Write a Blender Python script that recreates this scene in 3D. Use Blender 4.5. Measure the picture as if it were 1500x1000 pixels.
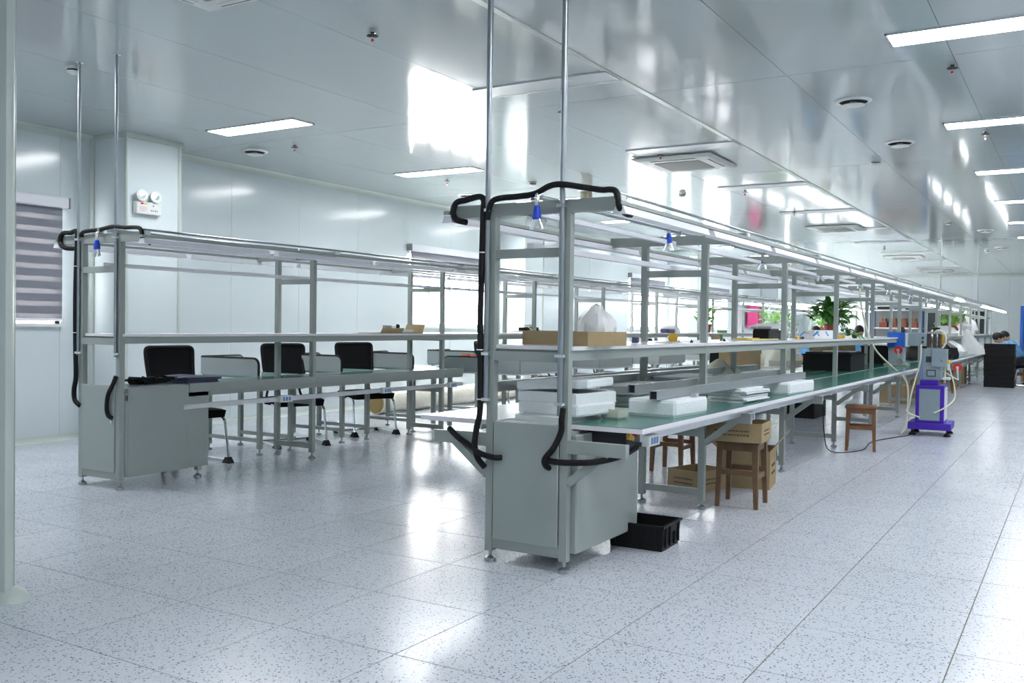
import bpy, bmesh, math, random
from mathutils import Vector, Matrix
random.seed(7)
for o in list(bpy.data.objects): bpy.data.objects.remove(o)
SC = bpy.context.scene
COL = SC.collection
PI = math.pi

# ------------------------------------------------------------------ camera, world, exposure
def make_camera():
    yaw, pitch, roll, f, h = 0.5460869960, -0.0181002183, 0.0132095316, 1368.0168, 1.2541548
    fw = Vector((math.cos(yaw) * math.cos(pitch), math.sin(yaw) * math.cos(pitch), math.sin(pitch)))
    r = Vector((math.sin(yaw), -math.cos(yaw), 0)); u = r.cross(fw)
    r2 = math.cos(roll) * r + math.sin(roll) * u
    u2 = -math.sin(roll) * r + math.cos(roll) * u
    cam = bpy.data.cameras.new('camera'); co = bpy.data.objects.new('camera', cam); COL.objects.link(co)
    m = Matrix((r2, u2, -fw)).transposed().to_4x4(); m.translation = Vector((0, 0, h))
    co.matrix_world = m
    cam.sensor_width = 36; cam.lens = f / 1500 * 36; cam.clip_start = 0.05; cam.clip_end = 200
    SC.camera = co
make_camera()
SKY = 11.0          # overcast daylight outside the windows
LAMP = 10.0        # ceiling troffers
TUBE = 3.5         # bench tube lights that are switched on
w = bpy.data.worlds.new('overcast'); SC.world = w; w.use_nodes = True
w.node_tree.nodes['Background'].inputs[0].default_value = (1.0, 0.99, 0.97, 1)
w.node_tree.nodes['Background'].inputs[1].default_value = SKY
vs = SC.view_settings
vs.view_transform = 'Standard'; vs.look = 'None'; vs.gamma = 1; vs.use_curve_mapping = False; vs.exposure = 2.02

# ------------------------------------------------------------------ materials
def mat(name, col, rough=0.5, metal=0.0, var=0.0, vscale=8.0, bump=0.0, bscale=40.0, coat=0.0, spec=0.5, alpha=1.0, trans=0.0, emit=0.0, sheen=0.0):
    m = bpy.data.materials.new(name); m.use_nodes = True
    nt = m.node_tree; b = nt.nodes['Principled BSDF']
    b.inputs['Base Color'].default_value = (*col, 1); b.inputs['Roughness'].default_value = rough
    b.inputs['Metallic'].default_value = metal; b.inputs['Coat Weight'].default_value = coat
    b.inputs['Specular IOR Level'].default_value = spec; b.inputs['Alpha'].default_value = alpha
    b.inputs['Transmission Weight'].default_value = trans
    if emit:
        b.inputs['Emission Color'].default_value = (*col, 1); b.inputs['Emission Strength'].default_value = emit
    geo = nt.nodes.new('ShaderNodeNewGeometry')
    if var:
        n = nt.nodes.new('ShaderNodeTexNoise'); n.inputs['Scale'].default_value = vscale; n.inputs['Detail'].default_value = 4
        nt.links.new(geo.outputs['Position'], n.inputs['Vector'])
        mr = nt.nodes.new('ShaderNodeMapRange'); mr.inputs[3].default_value = 1 - var; mr.inputs[4].default_value = 1 + var
        nt.links.new(n.outputs[0], mr.inputs[0])
        mx = nt.nodes.new('ShaderNodeMix'); mx.data_type = 'RGBA'; mx.blend_type = 'MULTIPLY'; mx.inputs[0].default_value = 1
        mx.inputs[6].default_value = (*col, 1); nt.links.new(mr.outputs[0], mx.inputs[7]); nt.links.new(mx.outputs[2], b.inputs['Base Color'])
    if bump:
        n = nt.nodes.new('ShaderNodeTexNoise'); n.inputs['Scale'].default_value = bscale; n.inputs['Detail'].default_value = 3
        nt.links.new(geo.outputs['Position'], n.inputs['Vector'])
        bp = nt.nodes.new('ShaderNodeBump'); bp.inputs['Strength'].default_value = bump; bp.inputs['Distance'].default_value = 0.01
        nt.links.new(n.outputs[0], bp.inputs['Height']); nt.links.new(bp.outputs[0], b.inputs['Normal'])
    return m
M = {}
M['grey'] = mat('grey_powder_coat', (0.32, 0.36, 0.338), 0.42, var=0.05, vscale=3, bump=0.05, bscale=300)
M['cab'] = mat('grey_cabinet_steel', (0.335, 0.38, 0.362), 0.36, var=0.05, vscale=2, bump=0.04, bscale=200)
M['steel'] = mat('galvanised_tube', (0.36, 0.40, 0.43), 0.3, metal=1.0, var=0.15, vscale=20)
M['chrome'] = mat('chrome', (0.85, 0.87, 0.88), 0.12, metal=1.0)
M['zinc'] = mat('zinc_plated', (0.42, 0.46, 0.47), 0.28, metal=1.0, var=0.2, vscale=60)
M['prof'] = mat('mill_aluminium', (0.44, 0.47, 0.48), 0.38, metal=0.85, var=0.12, vscale=12)
M['greenglare'] = mat('green_mat_in_reflection', (0.26, 0.42, 0.38), 0.18, var=0.08, vscale=4)  # green mat made paler: the wall's reflection is put into the colour
M['alu'] = mat('brushed_aluminium', (0.74, 0.76, 0.77), 0.32, metal=0.9, var=0.08, vscale=15)
M['black'] = mat('black_plastic', (0.004, 0.004, 0.005), 0.5, spec=0.3)
M['rubber'] = mat('black_sleeve', (0.005, 0.005, 0.006), 0.55, bump=0.6, bscale=120, spec=0.3)
M['mesh'] = mat('black_mesh_fabric', (0.009, 0.010, 0.012), 0.8, bump=0.5, bscale=400, spec=0.25)
M['cushion'] = mat('black_fabric', (0.004, 0.004, 0.005), 0.9, bump=0.4, bscale=250, spec=0.2)
M['green'] = mat('green_antistatic_mat', (0.055, 0.21, 0.17), 0.16, var=0.1, vscale=4)
M['white'] = mat('white_laminate', (0.80, 0.80, 0.82), 0.22, var=0.02)
M['edge'] = mat('white_edge_band', (0.78, 0.76, 0.80), 0.5)
M['foam'] = mat('white_polystyrene', (0.82, 0.86, 0.88), 0.85, var=0.03, vscale=30, bump=0.5, bscale=160)
M['foam2'] = mat('greyish_foam_sheet', (0.72, 0.76, 0.77), 0.7, var=0.06, vscale=12, bump=0.4, bscale=80)
M['carton'] = mat('cardboard', (0.36, 0.27, 0.145), 0.85, var=0.1, vscale=14, bump=0.2, bscale=60)
M['cartond'] = mat('cardboard_print', (0.10, 0.075, 0.045), 0.85)
M['wood'] = mat('brown_stool_wood', (0.19, 0.085, 0.032), 0.42, var=0.35, vscale=18)
M['wood2'] = mat('worn_stool_wood', (0.155, 0.088, 0.042), 0.5, var=0.4, vscale=14)
M['wooddark'] = mat('dark_stool_top', (0.06, 0.04, 0.028), 0.4, var=0.3, vscale=14)
M['blue'] = mat('blue_plastic', (0.01, 0.06, 0.55), 0.35)
M['bluepanel'] = mat('blue_painted_panel', (0.02, 0.13, 0.55), 0.35)
M['bluerack'] = mat('blue_rack_steel', (0.02, 0.07, 0.25), 0.4)
M['purple'] = mat('purple_machine_paint', (0.055, 0.012, 0.40), 0.35)
M['mach'] = mat('machine_grey_paint', (0.26, 0.33, 0.37), 0.4, var=0.06, vscale=20)
M['machb'] = mat('machine_bluegrey_paint', (0.20, 0.26, 0.42), 0.4)
M['red'] = mat('red_plastic', (0.75, 0.015, 0.012), 0.35)
M['yellow'] = mat('yellow_plastic', (0.85, 0.50, 0.01), 0.4)
M['amber'] = mat('amber_tape', (0.62, 0.34, 0.03), 0.4)
M['rustbin'] = mat('rust_orange_bin', (0.25, 0.06, 0.03), 0.6)
M['orange'] = mat('orange_fabric', (0.9, 0.14, 0.01), 0.6)
M['hose'] = mat('cream_air_hose', (0.72, 0.72, 0.55), 0.4)
M['socket'] = mat('blue_socket_face', (0.12, 0.28, 0.62), 0.4)
M['part'] = mat('partition_fabric', (0.40, 0.455, 0.455), 0.7, var=0.04, bump=0.2, bscale=300)
M['roll'] = mat('wrapped_beige_roll', (0.62, 0.60, 0.50), 0.28, var=0.2, vscale=7, bump=0.8, bscale=14)
M['rollcore'] = mat('roll_core', (0.32, 0.22, 0.08), 0.8)
M['trim'] = mat('wall_trim_profile', (0.58, 0.64, 0.60), 0.3)
M['navy'] = mat('navy_folder', (0.05, 0.05, 0.12), 0.4)
M['lilac'] = mat('lilac_folder', (0.16, 0.15, 0.30), 0.4)
M['paper'] = mat('white_paper', (0.85, 0.85, 0.85), 0.7)
M['leaf'] = mat('green_leaf', (0.05, 0.20, 0.025), 0.35, var=0.4, vscale=25)
M['leafl'] = mat('light_green_leaf', (0.16, 0.38, 0.05), 0.35, var=0.4, vscale=25)
M['pot'] = mat('red_brown_pot', (0.30, 0.075, 0.055), 0.5)
M['soil'] = mat('dark_soil', (0.03, 0.02, 0.012), 0.95)
M['skin'] = mat('skin', (0.55, 0.32, 0.22), 0.55)
M['hair'] = mat('black_hair', (0.012, 0.010, 0.010), 0.5)
M['shirt'] = mat('light_blue_uniform', (0.17, 0.45, 0.80), 0.8, var=0.08, vscale=10, bump=0.5, bscale=30)
M['trouser'] = mat('dark_trousers', (0.02, 0.025, 0.04), 0.85)
M['pink'] = mat('pink_cloth', (0.85, 0.09, 0.30), 0.85, bump=0.5, bscale=25)
M['brownc'] = mat('brown_cloth', (0.25, 0.15, 0.09), 0.9)
M['dark'] = mat('dark_interior', (0.02, 0.024, 0.026), 0.6)
M['blackboard'] = mat('dark_window_panel', (0.05, 0.06, 0.065), 0.15)
M['beige'] = mat('beige_duct', (0.52, 0.48, 0.36), 0.5)
M['offwhite'] = mat('offwhite_plastic', (0.76, 0.78, 0.76), 0.4)
M['gapdark'] = mat('diffuser_throat', (0.01, 0.01, 0.012), 0.8)
M['lampoff'] = mat('unlit_diffuser', (0.70, 0.72, 0.74), 0.35)
M['lampon'] = mat('lit_diffuser', (0.95, 0.97, 1.0), 0.4, emit=LAMP)
M['tubeon'] = mat('lit_tube', (0.95, 0.97, 1.0), 0.4, emit=TUBE)
M['tubeoff'] = mat('white_tube_fixture', (0.80, 0.81, 0.86), 0.35)
M['brick'] = mat('pale_outside_wall', (0.75, 0.74, 0.70), 0.9)
M['grille'] = mat('intake_grille', (0.30, 0.32, 0.31), 0.6, bump=0.5, bscale=150)
def plastic_bag(name, a):
    m = mat(name, (0.86, 0.87, 0.87), 0.25, alpha=a, bump=0.8, bscale=18); return m
M['bag'] = plastic_bag('translucent_bag', 0.72)
M['clear'] = mat('cloudy_clear_plastic', (0.72, 0.75, 0.66), 0.2, alpha=0.6)

def enamel(name, col, rough, wav, ior=1.5, var=0.02):
    m = mat(name, col, rough, var=var, vscale=0.7); nt = m.node_tree; b = nt.nodes['Principled BSDF']
    b.inputs['IOR'].default_value = ior
    geo = nt.nodes.new('ShaderNodeNewGeometry')
    n = nt.nodes.new('ShaderNodeTexNoise'); n.inputs['Scale'].default_value = 3.2; n.inputs['Detail'].default_value = 2
    nt.links.new(geo.outputs['Position'], n.inputs['Vector'])
    bp = nt.nodes.new('ShaderNodeBump'); bp.inputs['Strength'].default_value = wav; bp.inputs['Distance'].default_value = 0.01
    nt.links.new(n.outputs[0], bp.inputs['Height']); nt.links.new(bp.outputs[0], b.inputs['Normal'])
    return m
M['wall'] = enamel('enamelled_wall_panel', (0.685, 0.755, 0.775), 0.15, 0.015)
M['ceil'] = enamel('glossy_ceiling_panel', (0.49, 0.545, 0.545), 0.09, 0.12, ior=1.6)
M['joint'] = mat('panel_joint', (0.12, 0.145, 0.14), 0.8)
M['grout'] = mat('tan_tile_joint', (0.17, 0.155, 0.12), 0.8)

def terrazzo():
    m = bpy.data.materials.new('speckled_floor_tile'); m.use_nodes = True; nt = m.node_tree; b = nt.nodes['Principled BSDF']
    L = nt.links.new; N = nt.nodes.new
    geo = N('ShaderNodeNewGeometry')
    mp = N('ShaderNodeMapping'); L(geo.outputs['Position'], mp.inputs[0])
    ns = N('ShaderNodeTexNoise'); ns.inputs['Scale'].default_value = 60; L(mp.outputs[0], ns.inputs['Vector'])
    mx0 = N('ShaderNodeMix'); mx0.data_type = 'RGBA'; mx0.inputs[0].default_value = 0.012
    L(mp.outputs[0], mx0.inputs[6]); L(ns.outputs['Color'], mx0.inputs[7])
    def layer(scale, th, pick):
        v = N('ShaderNodeTexVoronoi'); v.inputs['Scale'].default_value = scale; L(mx0.outputs[2], v.inputs['Vector'])
        lt = N('ShaderNodeMath'); lt.operation = 'LESS_THAN'; lt.inputs[1].default_value = th; L(v.outputs['Distance'], lt.inputs[0])
        sp = N('ShaderNodeSeparateColor'); L(v.outputs['Color'], sp.inputs[0])
        gt = N('ShaderNodeMath'); gt.operation = 'LESS_THAN'; gt.inputs[1].default_value = pick; L(sp.outputs[0], gt.inputs[0])
        mu = N('ShaderNodeMath'); mu.operation = 'MULTIPLY'; L(lt.outputs[0], mu.inputs[0]); L(gt.outputs[0], mu.inputs[1])
        return mu
    a = layer(80, 0.34, 0.36); c = layer(120, 0.36, 0.40)
    big = N('ShaderNodeTexNoise'); big.inputs['Scale'].default_value = 1.5; big.inputs['Detail'].default_value = 5; L(geo.outputs['Position'], big.inputs['Vector'])
    base = N('ShaderNodeMix'); base.data_type = 'RGBA'; base.inputs[6].default_value = (0.565, 0.60, 0.66, 1); base.inputs[7].default_value = (0.66, 0.69, 0.75, 1)
    L(big.outputs[0], base.inputs[0])
    m1 = N('ShaderNodeMix'); m1.data_type = 'RGBA'; m1.inputs[7].default_value = (0.14, 0.17, 0.26, 1); L(base.outputs[2], m1.inputs[6]); L(a.outputs[0], m1.inputs[0])
    m2 = N('ShaderNodeMix'); m2.data_type = 'RGBA'; m2.inputs[7].default_value = (0.38, 0.42, 0.48, 1); L(m1.outputs[2], m2.inputs[6]); L(c.outputs[0], m2.inputs[0])
    L(m2.outputs[2], b.inputs['Base Color'])
    rr = N('ShaderNodeMapRange'); rr.inputs[3].default_value = 0.17; rr.inputs[4].default_value = 0.262; L(big.outputs[0], rr.inputs[0]); L(rr.outputs[0], b.inputs['Roughness'])
    b.inputs['IOR'].default_value = 1.5
    n = N('ShaderNodeTexNoise'); n.inputs['Scale'].default_value = 5; L(geo.outputs['Position'], n.inputs['Vector'])
    bp = N('ShaderNodeBump'); bp.inputs['Strength'].default_value = 0.06; bp.inputs['Distance'].default_value = 0.01
    L(n.outputs[0], bp.inputs['Height']); L(bp.outputs[0], b.inputs['Normal'])
    return m
M['floor'] = terrazzo()
def glass_mat():
    m = bpy.data.materials.new('window_glass'); m.use_nodes = True; b = m.node_tree.nodes['Principled BSDF']
    b.inputs['Base Color'].default_value = (0.95, 0.98, 0.98, 1); b.inputs['Roughness'].default_value = 0.02
    b.inputs['Alpha'].default_value = 0.10
    return m
M['glass'] = glass_mat()
def sheer_mat():
    m = bpy.data.materials.new('sheer_blind_fabric'); m.use_nodes = True; nt = m.node_tree
    for n in list(nt.nodes):
        if n.type != 'OUTPUT_MATERIAL': nt.nodes.remove(n)
    out = [n for n in nt.nodes if n.type == 'OUTPUT_MATERIAL'][0]
    t = nt.nodes.new('ShaderNodeBsdfTranslucent'); t.inputs[0].default_value = (0.20, 0.20, 0.21, 1)
    d = nt.nodes.new('ShaderNodeBsdfDiffuse'); d.inputs[0].default_value = (0.45, 0.45, 0.47, 1)
    x = nt.nodes.new('ShaderNodeMixShader'); x.inputs[0].default_value = 0.55
    nt.links.new(t.outputs[0], x.inputs[1]); nt.links.new(d.outputs[0], x.inputs[2]); nt.links.new(x.outputs[0], out.inputs[0])
    return m
M['sheer'] = sheer_mat()
M['band'] = mat('grey_blind_band', (0.25, 0.26, 0.30), 0.85, bump=0.2, bscale=300)

# ------------------------------------------------------------------ mesh builder
class MB:
    def __init__(s): s.v = []; s.f = []; s.mi = []; s.cur = 0
    def add(s, vs_, fs):
        n = len(s.v); s.v += [tuple(v) for v in vs_]; s.f += [tuple(i + n for i in f) for f in fs]; s.mi += [s.cur] * len(fs); return s
    def box(s, x0, x1, y0, y1, z0, z1, M4=None):
        vs_ = [Vector((x, y, z)) for z in (z0, z1) for y in (y0, y1) for x in (x0, x1)]
        if M4 is not None: vs_ = [M4 @ v for v in vs_]
        return s.add(vs_, [(0, 2, 3, 1), (4, 5, 7, 6), (0, 1, 5, 4), (2, 6, 7, 3), (0, 4, 6, 2), (1, 3, 7, 5)])
    def bbox(s, x0, x1, y0, y1, z0, z1, b, M4=None):      # box with chamfered vertical edges and top rim
        def ring(z, i):
            return [Vector(p) for p in ((x0 + b, y0 + i, z), (x1 - b, y0 + i, z), (x1 - i, y0 + b, z), (x1 - i, y1 - b, z), (x1 - b, y1 - i, z), (x0 + b, y1 - i, z), (x0 + i, y1 - b, z), (x0 + i, y0 + b, z))]
        rs = [ring(z0, b * .5), ring(z0 + b, 0), ring(z1 - b, 0), ring(z1, b * .5)]
        vs_ = [v for r in rs for v in r]
        if M4 is not None: vs_ = [M4 @ v for v in vs_]
        fs = [tuple(reversed(range(8))), tuple(range(24, 32))]
        for k in range(3):
            for i in range(8):
                j = (i + 1) % 8; fs.append((k * 8 + i, k * 8 + j, k * 8 + 8 + j, k * 8 + 8 + i))
        return s.add(vs_, fs)
    def bar(s, p0, p1, wd, ht, up=(0, 0, 1)):             # rectangular bar between two points
        p0 = Vector(p0); p1 = Vector(p1); d = (p1 - p0).normalized(); u = Vector(up)
        if abs(d.dot(u)) > .98: u = Vector((1, 0, 0))
        a = d.cross(u).normalized(); c = a.cross(d).normalized()
        vs_ = [p + a * sa * wd / 2 + c * sc * ht / 2 for p in (p0, p1) for sc in (-1, 1) for sa in (-1, 1)]
        return s.add(vs_, [(0, 2, 3, 1), (4, 5, 7, 6), (0, 1, 5, 4), (2, 6, 7, 3), (0, 4, 6, 2), (1, 3, 7, 5)])
    def cyl(s, p0, p1, r0, r1=None, n=12, caps=True):
        r1 = r0 if r1 is None else r1
        p0 = Vector(p0); p1 = Vector(p1); d = (p1 - p0).normalized()
        a = d.orthogonal().normalized(); c = d.cross(a)
        vs_ = []
        for p, r in ((p0, r0), (p1, r1)):
            vs_ += [p + (a * math.cos(2 * PI * i / n) + c * math.sin(2 * PI * i / n)) * r for i in range(n)]
        fs = [(i, (i + 1) % n, n + (i + 1) % n, n + i) for i in range(n)]
        if caps: fs += [tuple(reversed(range(n))), tuple(range(n, 2 * n))]
        return s.add(vs_, fs)
    def lathe(s, prof, c=(0, 0, 0), n=16, axis='z'):
        vs_ = []
        for r, z in prof:
            for i in range(n):
                a = 2 * PI * i / n
                p = (r * math.cos(a), r * math.sin(a), z)
                if axis == 'x': p = (z, r * math.cos(a), r * math.sin(a))
                if axis == 'y': p = (r * math.sin(a), z, r * math.cos(a))
                vs_.append((p[0] + c[0], p[1] + c[1], p[2] + c[2]))
        fs = []
        for k in range(len(prof) - 1):
            for i in range(n):
                j = (i + 1) % n; fs.append((k * n + i, k * n + j, (k + 1) * n + j, (k + 1) * n + i))
        fs += [tuple(reversed(range(n))), tuple(range((len(prof) - 1) * n, len(prof) * n))]
        return s.add(vs_, fs)
    def tube(s, pts, r, n=8, smooth=4):
        pts = [Vector(p) for p in pts]
        if smooth > 1 and len(pts) > 2:                    # Catmull-Rom
            q = [pts[0]] + pts + [pts[-1]]; out = []
            for i in range(1, len(q) - 2):
                for k in range(smooth):
                    t = k / smooth; a, b, c, d = q[i - 1], q[i], q[i + 1], q[i + 2]
                    out.append(0.5 * ((2 * b) + (-a + c) * t + (2 * a - 5 * b + 4 * c - d) * t * t + (-a + 3 * b - 3 * c + d) * t ** 3))
            out.append(pts[-1]); pts = out
        rs = r if isinstance(r, (list, tuple)) else [r] * len(pts)
        vs_ = []; a = None
        for i, p in enumerate(pts):
            d = (pts[min(i + 1, len(pts) - 1)] - pts[max(i - 1, 0)]).normalized()
            a = d.orthogonal().normalized() if a is None else (a - d * a.dot(d)).normalized()
            c = d.cross(a)
            rr = rs[min(i, len(rs) - 1)]
            vs_ += [p + (a * math.cos(2 * PI * k / n) + c * math.sin(2 * PI * k / n)) * rr for k in range(n)]
        fs = []
        for i in range(len(pts) - 1):
            for k in range(n):
                j = (k + 1) % n; fs.append((i * n + k, i * n + j, (i + 1) * n + j, (i + 1) * n + k))
        fs += [tuple(reversed(range(n))), tuple(range((len(pts) - 1) * n, len(pts) * n))]
        return s.add(vs_, fs)
    def sphere(s, c, r, n=12, m=8, sc=(1, 1, 1)):
        vs_ = [(c[0], c[1], c[2] - r * sc[2])]
        for j in range(1, m):
            t = PI * j / m
            for i in range(n):
                a = 2 * PI * i / n; vs_.append((c[0] + r * sc[0] * math.sin(t) * math.cos(a), c[1] + r * sc[1] * math.sin(t) * math.sin(a), c[2] - r * sc[2] * math.cos(t)))
        vs_.append((c[0], c[1], c[2] + r * sc[2])); e = len(vs_) - 1
        fs = [(0, 1 + (i + 1) % n, 1 + i) for i in range(n)]
        for j in range(m - 2):
            for i in range(n): k = (i + 1) % n; fs.append((1 + j * n + i, 1 + j * n + k, 1 + (j + 1) * n + k, 1 + (j + 1) * n + i))
        fs += [(e, 1 + (m - 2) * n + i, 1 + (m - 2) * n + (i + 1) % n) for i in range(n)]
        return s.add(vs_, fs)
    def mesh(s, name, mats, smooth=False):
        me = bpy.data.meshes.new(name); me.from_pydata(s.v, [], s.f)
        if not isinstance(mats, (list, tuple)): mats = [mats]
        for m in mats: me.materials.append(M[m] if isinstance(m, str) else m)
        if len(mats) > 1: me.polygons.foreach_set('material_index', s.mi)
        if smooth:
            me.polygons.foreach_set('use_smooth', [True] * len(me.polygons))
            try: me.set_sharp_from_angle(angle=math.radians(40))
            except Exception: pass
        me.update(); return me
    def build(s, name, mats, parent=None, smooth=False, loc=(0, 0, 0), rot=(0, 0, 0)):
        return inst(name, s.mesh(name, mats, smooth), parent, loc, rot)
def inst(name, me, parent=None, loc=(0, 0, 0), rot=(0, 0, 0)):
    o = bpy.data.objects.new(name, me); COL.objects.link(o); o.parent = parent; o.location = loc; o.rotation_euler = rot; return o
def tag(o, label=None, cat=None, group=None, kind=None):
    if label: o['label'] = label
    if cat: o['category'] = cat
    if group: o['group'] = group
    if kind: o['kind'] = kind
    return o
def thing(name, label, cat, loc=(0, 0, 0), rz=0, group=None):
    o = inst(name, None, None, loc, (0, 0, rz)); return tag(o, label, cat, group)
def copy_tree(o, parent=None):
    c = o.copy(); COL.objects.link(c); c.parent = parent
    for ch in [q for q in bpy.data.objects if q.parent == o]: copy_tree(ch, c)
    return c
def dup(o, label, loc, rz=0, group=None):
    c = copy_tree(o); c.location = loc; c.rotation_euler = (0, 0, rz); c['label'] = label
    if group: c['group'] = group
    return c
def B(*a): return MB().box(*a)
def struct(name, o): o.name = name; o['kind'] = 'structure'; return o

# ------------------------------------------------------------------ room shell
X0, X1, Y0, Y1, H = -6.0, 36.0, -6.0, 9.0, 3.18
TX, TY, T = 3.383, 2.792, 0.60
floor = B(X0 - .3, X1 + .3, Y0 - .3, Y1 + .3, -0.12, -0.0025).build('floor', 'grout'); struct('floor', floor)
g = 0.0024
tile_me = B(g, T - g, g, T - g, -0.003, 0.0).mesh('tile', 'floor')
tiles = []
i0 = math.floor((X0 - TX) / T); i1 = math.ceil((X1 - TX) / T); j0 = math.floor((Y0 - TY) / T); j1 = math.ceil((Y1 - TY) / T)
for i in range(i0, i1 + 1):
    for j in range(j0, j1 + 1):
        x, y = TX + i * T, TY + j * T
        cx, cy = x + .3, y + .3
        ang = math.atan2(cy, cx) - 0.546
        d = math.hypot(cx, cy)
        vis = abs(ang) < 0.56 and d > 1.9 and cx > 0
        tiles.append((0 if vis else 1, d, x, y))
tiles.sort()
rest = MB()
for k, (v, d, x, y) in enumerate(tiles):
    if v == 0 and k < 300: inst('tile', tile_me, floor, (x, y, 0))
    else: rest.box(x + g, x + T - g, y + g, y + T - g, -0.003, 0.0)
tag(rest.build('tile_field', 'floor', floor), kind='stuff')

ceiling = B(X0 - .3, X1 + .3, Y0 - .3, Y1 + .3, H + .003, H + .15).build('ceiling', 'joint'); struct('ceiling', ceiling)
xs = [-10.0 + 4.3 * k for k in range(12)]; ys = [0.80 + 1.15 * k for k in range(-6, 9)]
for a in range(11):
    for b in range(len(ys) - 1):
        x0, x1, y0, y1 = max(xs[a], X0 - .2), min(xs[a + 1], X1 + .2), max(ys[b], Y0 - .2), min(ys[b + 1], Y1 + .2)
        if x1 <= x0 or y1 <= y0: continue
        B(x0 + .004, x1 - .004, y0 + .0022, y1 - .0022, H, H + .013).build('ceiling_panel', 'ceil', ceiling)
struct('trim_1', B(X0, X1, 3.075, 3.125, H - .006, H).build('trim_1', 'trim'))

# left wall (window side) as panels, windows cut out between them
WZ0, WZ1 = 1.20, 2.40
wins = [(3.55, 5.80), (11.62, 13.95), (19.95, 22.1), (25.0, 27.15), (31.6, 33.8)]
seams = sorted(set([X0, -4.7, -3.5, -2.3, -1.1, .1, 1.3, 2.45, 3.55, 4.68, 5.80, 6.9, 8.07, 9.24, 10.43, 11.62, 12.78, 13.95, 15.0, 15.93, 16.9, 17.95, 19.0, 19.95, 21.05, 22.1, 23.1, 24.05, 25.0, 26.1, 27.15, 28.2, 29.3, 30.4, 31.6, 32.7, 33.8, 34.9, X1]))
wl = B(X0, 3.55, Y1 + .005, Y1 + .12, 0, H)
for k in range(len(wins)):
    nx = wins[k + 1][0] if k + 1 < len(wins) else X1
    wl.box(wins[k][1], nx, Y1 + .005, Y1 + .12, 0, H)
    wl.box(wins[k][0], wins[k][1], Y1 + .005, Y1 + .12, 0, WZ0); wl.box(wins[k][0], wins[k][1], Y1 + .005, Y1 + .12, WZ1, H)
wall_left = wl.build('wall_left', 'joint'); struct('wall_left', wall_left)
for a, b in zip(seams[:-1], seams[1:]):
    iswin = any(a >= w0 - .01 and b <= w1 + .01 for w0, w1 in wins)
    p = MB()
    if iswin: p.box(a + .0015, b - .0015, Y1 - .02, Y1 + .004, 0, WZ0); p.box(a + .0015, b - .0015, Y1 - .02, Y1 + .004, WZ1, H)
    else: p.box(a + .0015, b - .0015, Y1 - .02, Y1 + .004, 0, H)
    p.build('wall_panel', 'wall', wall_left)
def panel_wall(name, along, c0, c1, fixed, sgn, extra=None):
    core = MB()
    if along == 'y': core.box(min(fixed, fixed + sgn * .12), max(fixed, fixed + sgn * .12), c0, c1, 0, H)
    else: core.box(c0, c1, min(fixed, fixed + sgn * .12), max(fixed, fixed + sgn * .12), 0, H)
    o = core.build(name, 'joint'); struct(name, o)
    n = max(1, round((c1 - c0) / 1.18)); st = (c1 - c0) / n
    for k in range(n):
        a, b = c0 + k * st + .0015, c0 + (k + 1) * st - .0015
        f0, f1 = sorted((fixed - sgn * .02, fixed))
        (B(f0, f1, a, b, 0, H) if along == 'y' else B(a, b, f0, f1, 0, H)).build('wall_panel', 'wall', o)
    return o
wall_end = panel_wall('wall_end', 'y', Y0, Y1, X1, 1)
wall_right = panel_wall('wall_right', 'x', X0, X1, Y0, -1)
wall_back = panel_wall('wall_back', 'y', Y0, Y1, X0, -1)
# wall trims
def cove(name, p0, p1, nrm, z, r, up):
    # quarter-round profile along p0-p1
    p0 = Vector((*p0, z)); p1 = Vector((*p1, z)); nrm = Vector((*nrm, 0)); m = MB(); prof = []
    for k in range(7):
        t = PI / 2 * k / 6; prof.append((r * (1 - math.sin(t)), r * (1 - math.cos(t)) * up))
    prof.append((0, 0))
    n = len(prof); vs_ = [p + nrm * a + Vector((0, 0, b)) for p in (p0, p1) for a, b in prof]
    m.add(vs_, [(i, (i + 1) % n, n + (i + 1) % n, n + i) for i in range(n)] + [tuple(range(n)), tuple(range(2 * n - 1, n - 1, -1))])
    return struct(name, m.build(name, 'trim', smooth=True))
cove('baseboard_left', (X0, Y1 - .02), (X1, Y1 - .02), (0, -1), 0.0, .06, 1)
cove('trim_2', (X0, Y1 - .02), (X1, Y1 - .02), (0, -1), H, .07, -1)
cove('baseboard_end', (X1 - .02, Y0), (X1 - .02, Y1), (-1, 0), 0.0, .06, 1)
cove('trim_3', (X1 - .02, Y0), (X1 - .02, Y1), (-1, 0), H, .07, -1)
# column casings along the window wall
n_trim = 4
for k, cx in enumerate((6.17, 14.27, 22.37, 30.47)):
    c = B(cx, cx + .66, 8.42, Y1 - .02, 0, H).build('column_casing', 'wall')
    tag(c, ['white clad column box in the left wall carrying the emergency light', 'white clad column box right of the bright unshaded window', 'white clad column box between the third and fourth windows', 'farthest white clad column box on the window wall'][k], 'column', 'clad columns along the window wall')
    for x_ in (cx, cx + .66):
        m = MB().cyl((x_, 8.42, 0), (x_, 8.42, H), .022, n=10)
        m.build('corner_profile', 'trim', c, smooth=True)
    MB().cyl((cx - .012, Y1 - .032, 0), (cx - .012, Y1 - .032, H), .03, n=10).build('corner_profile', 'trim', c, smooth=True)
    MB().box(cx - .03, cx + .69, 8.385, 8.43, H - .05, H).box(cx - .03, cx, 8.43, Y1 - .02, H - .05, H).box(cx + .66, cx + .69, 8.43, Y1 - .02, H - .05, H).build('cornice', 'trim', c)
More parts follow.
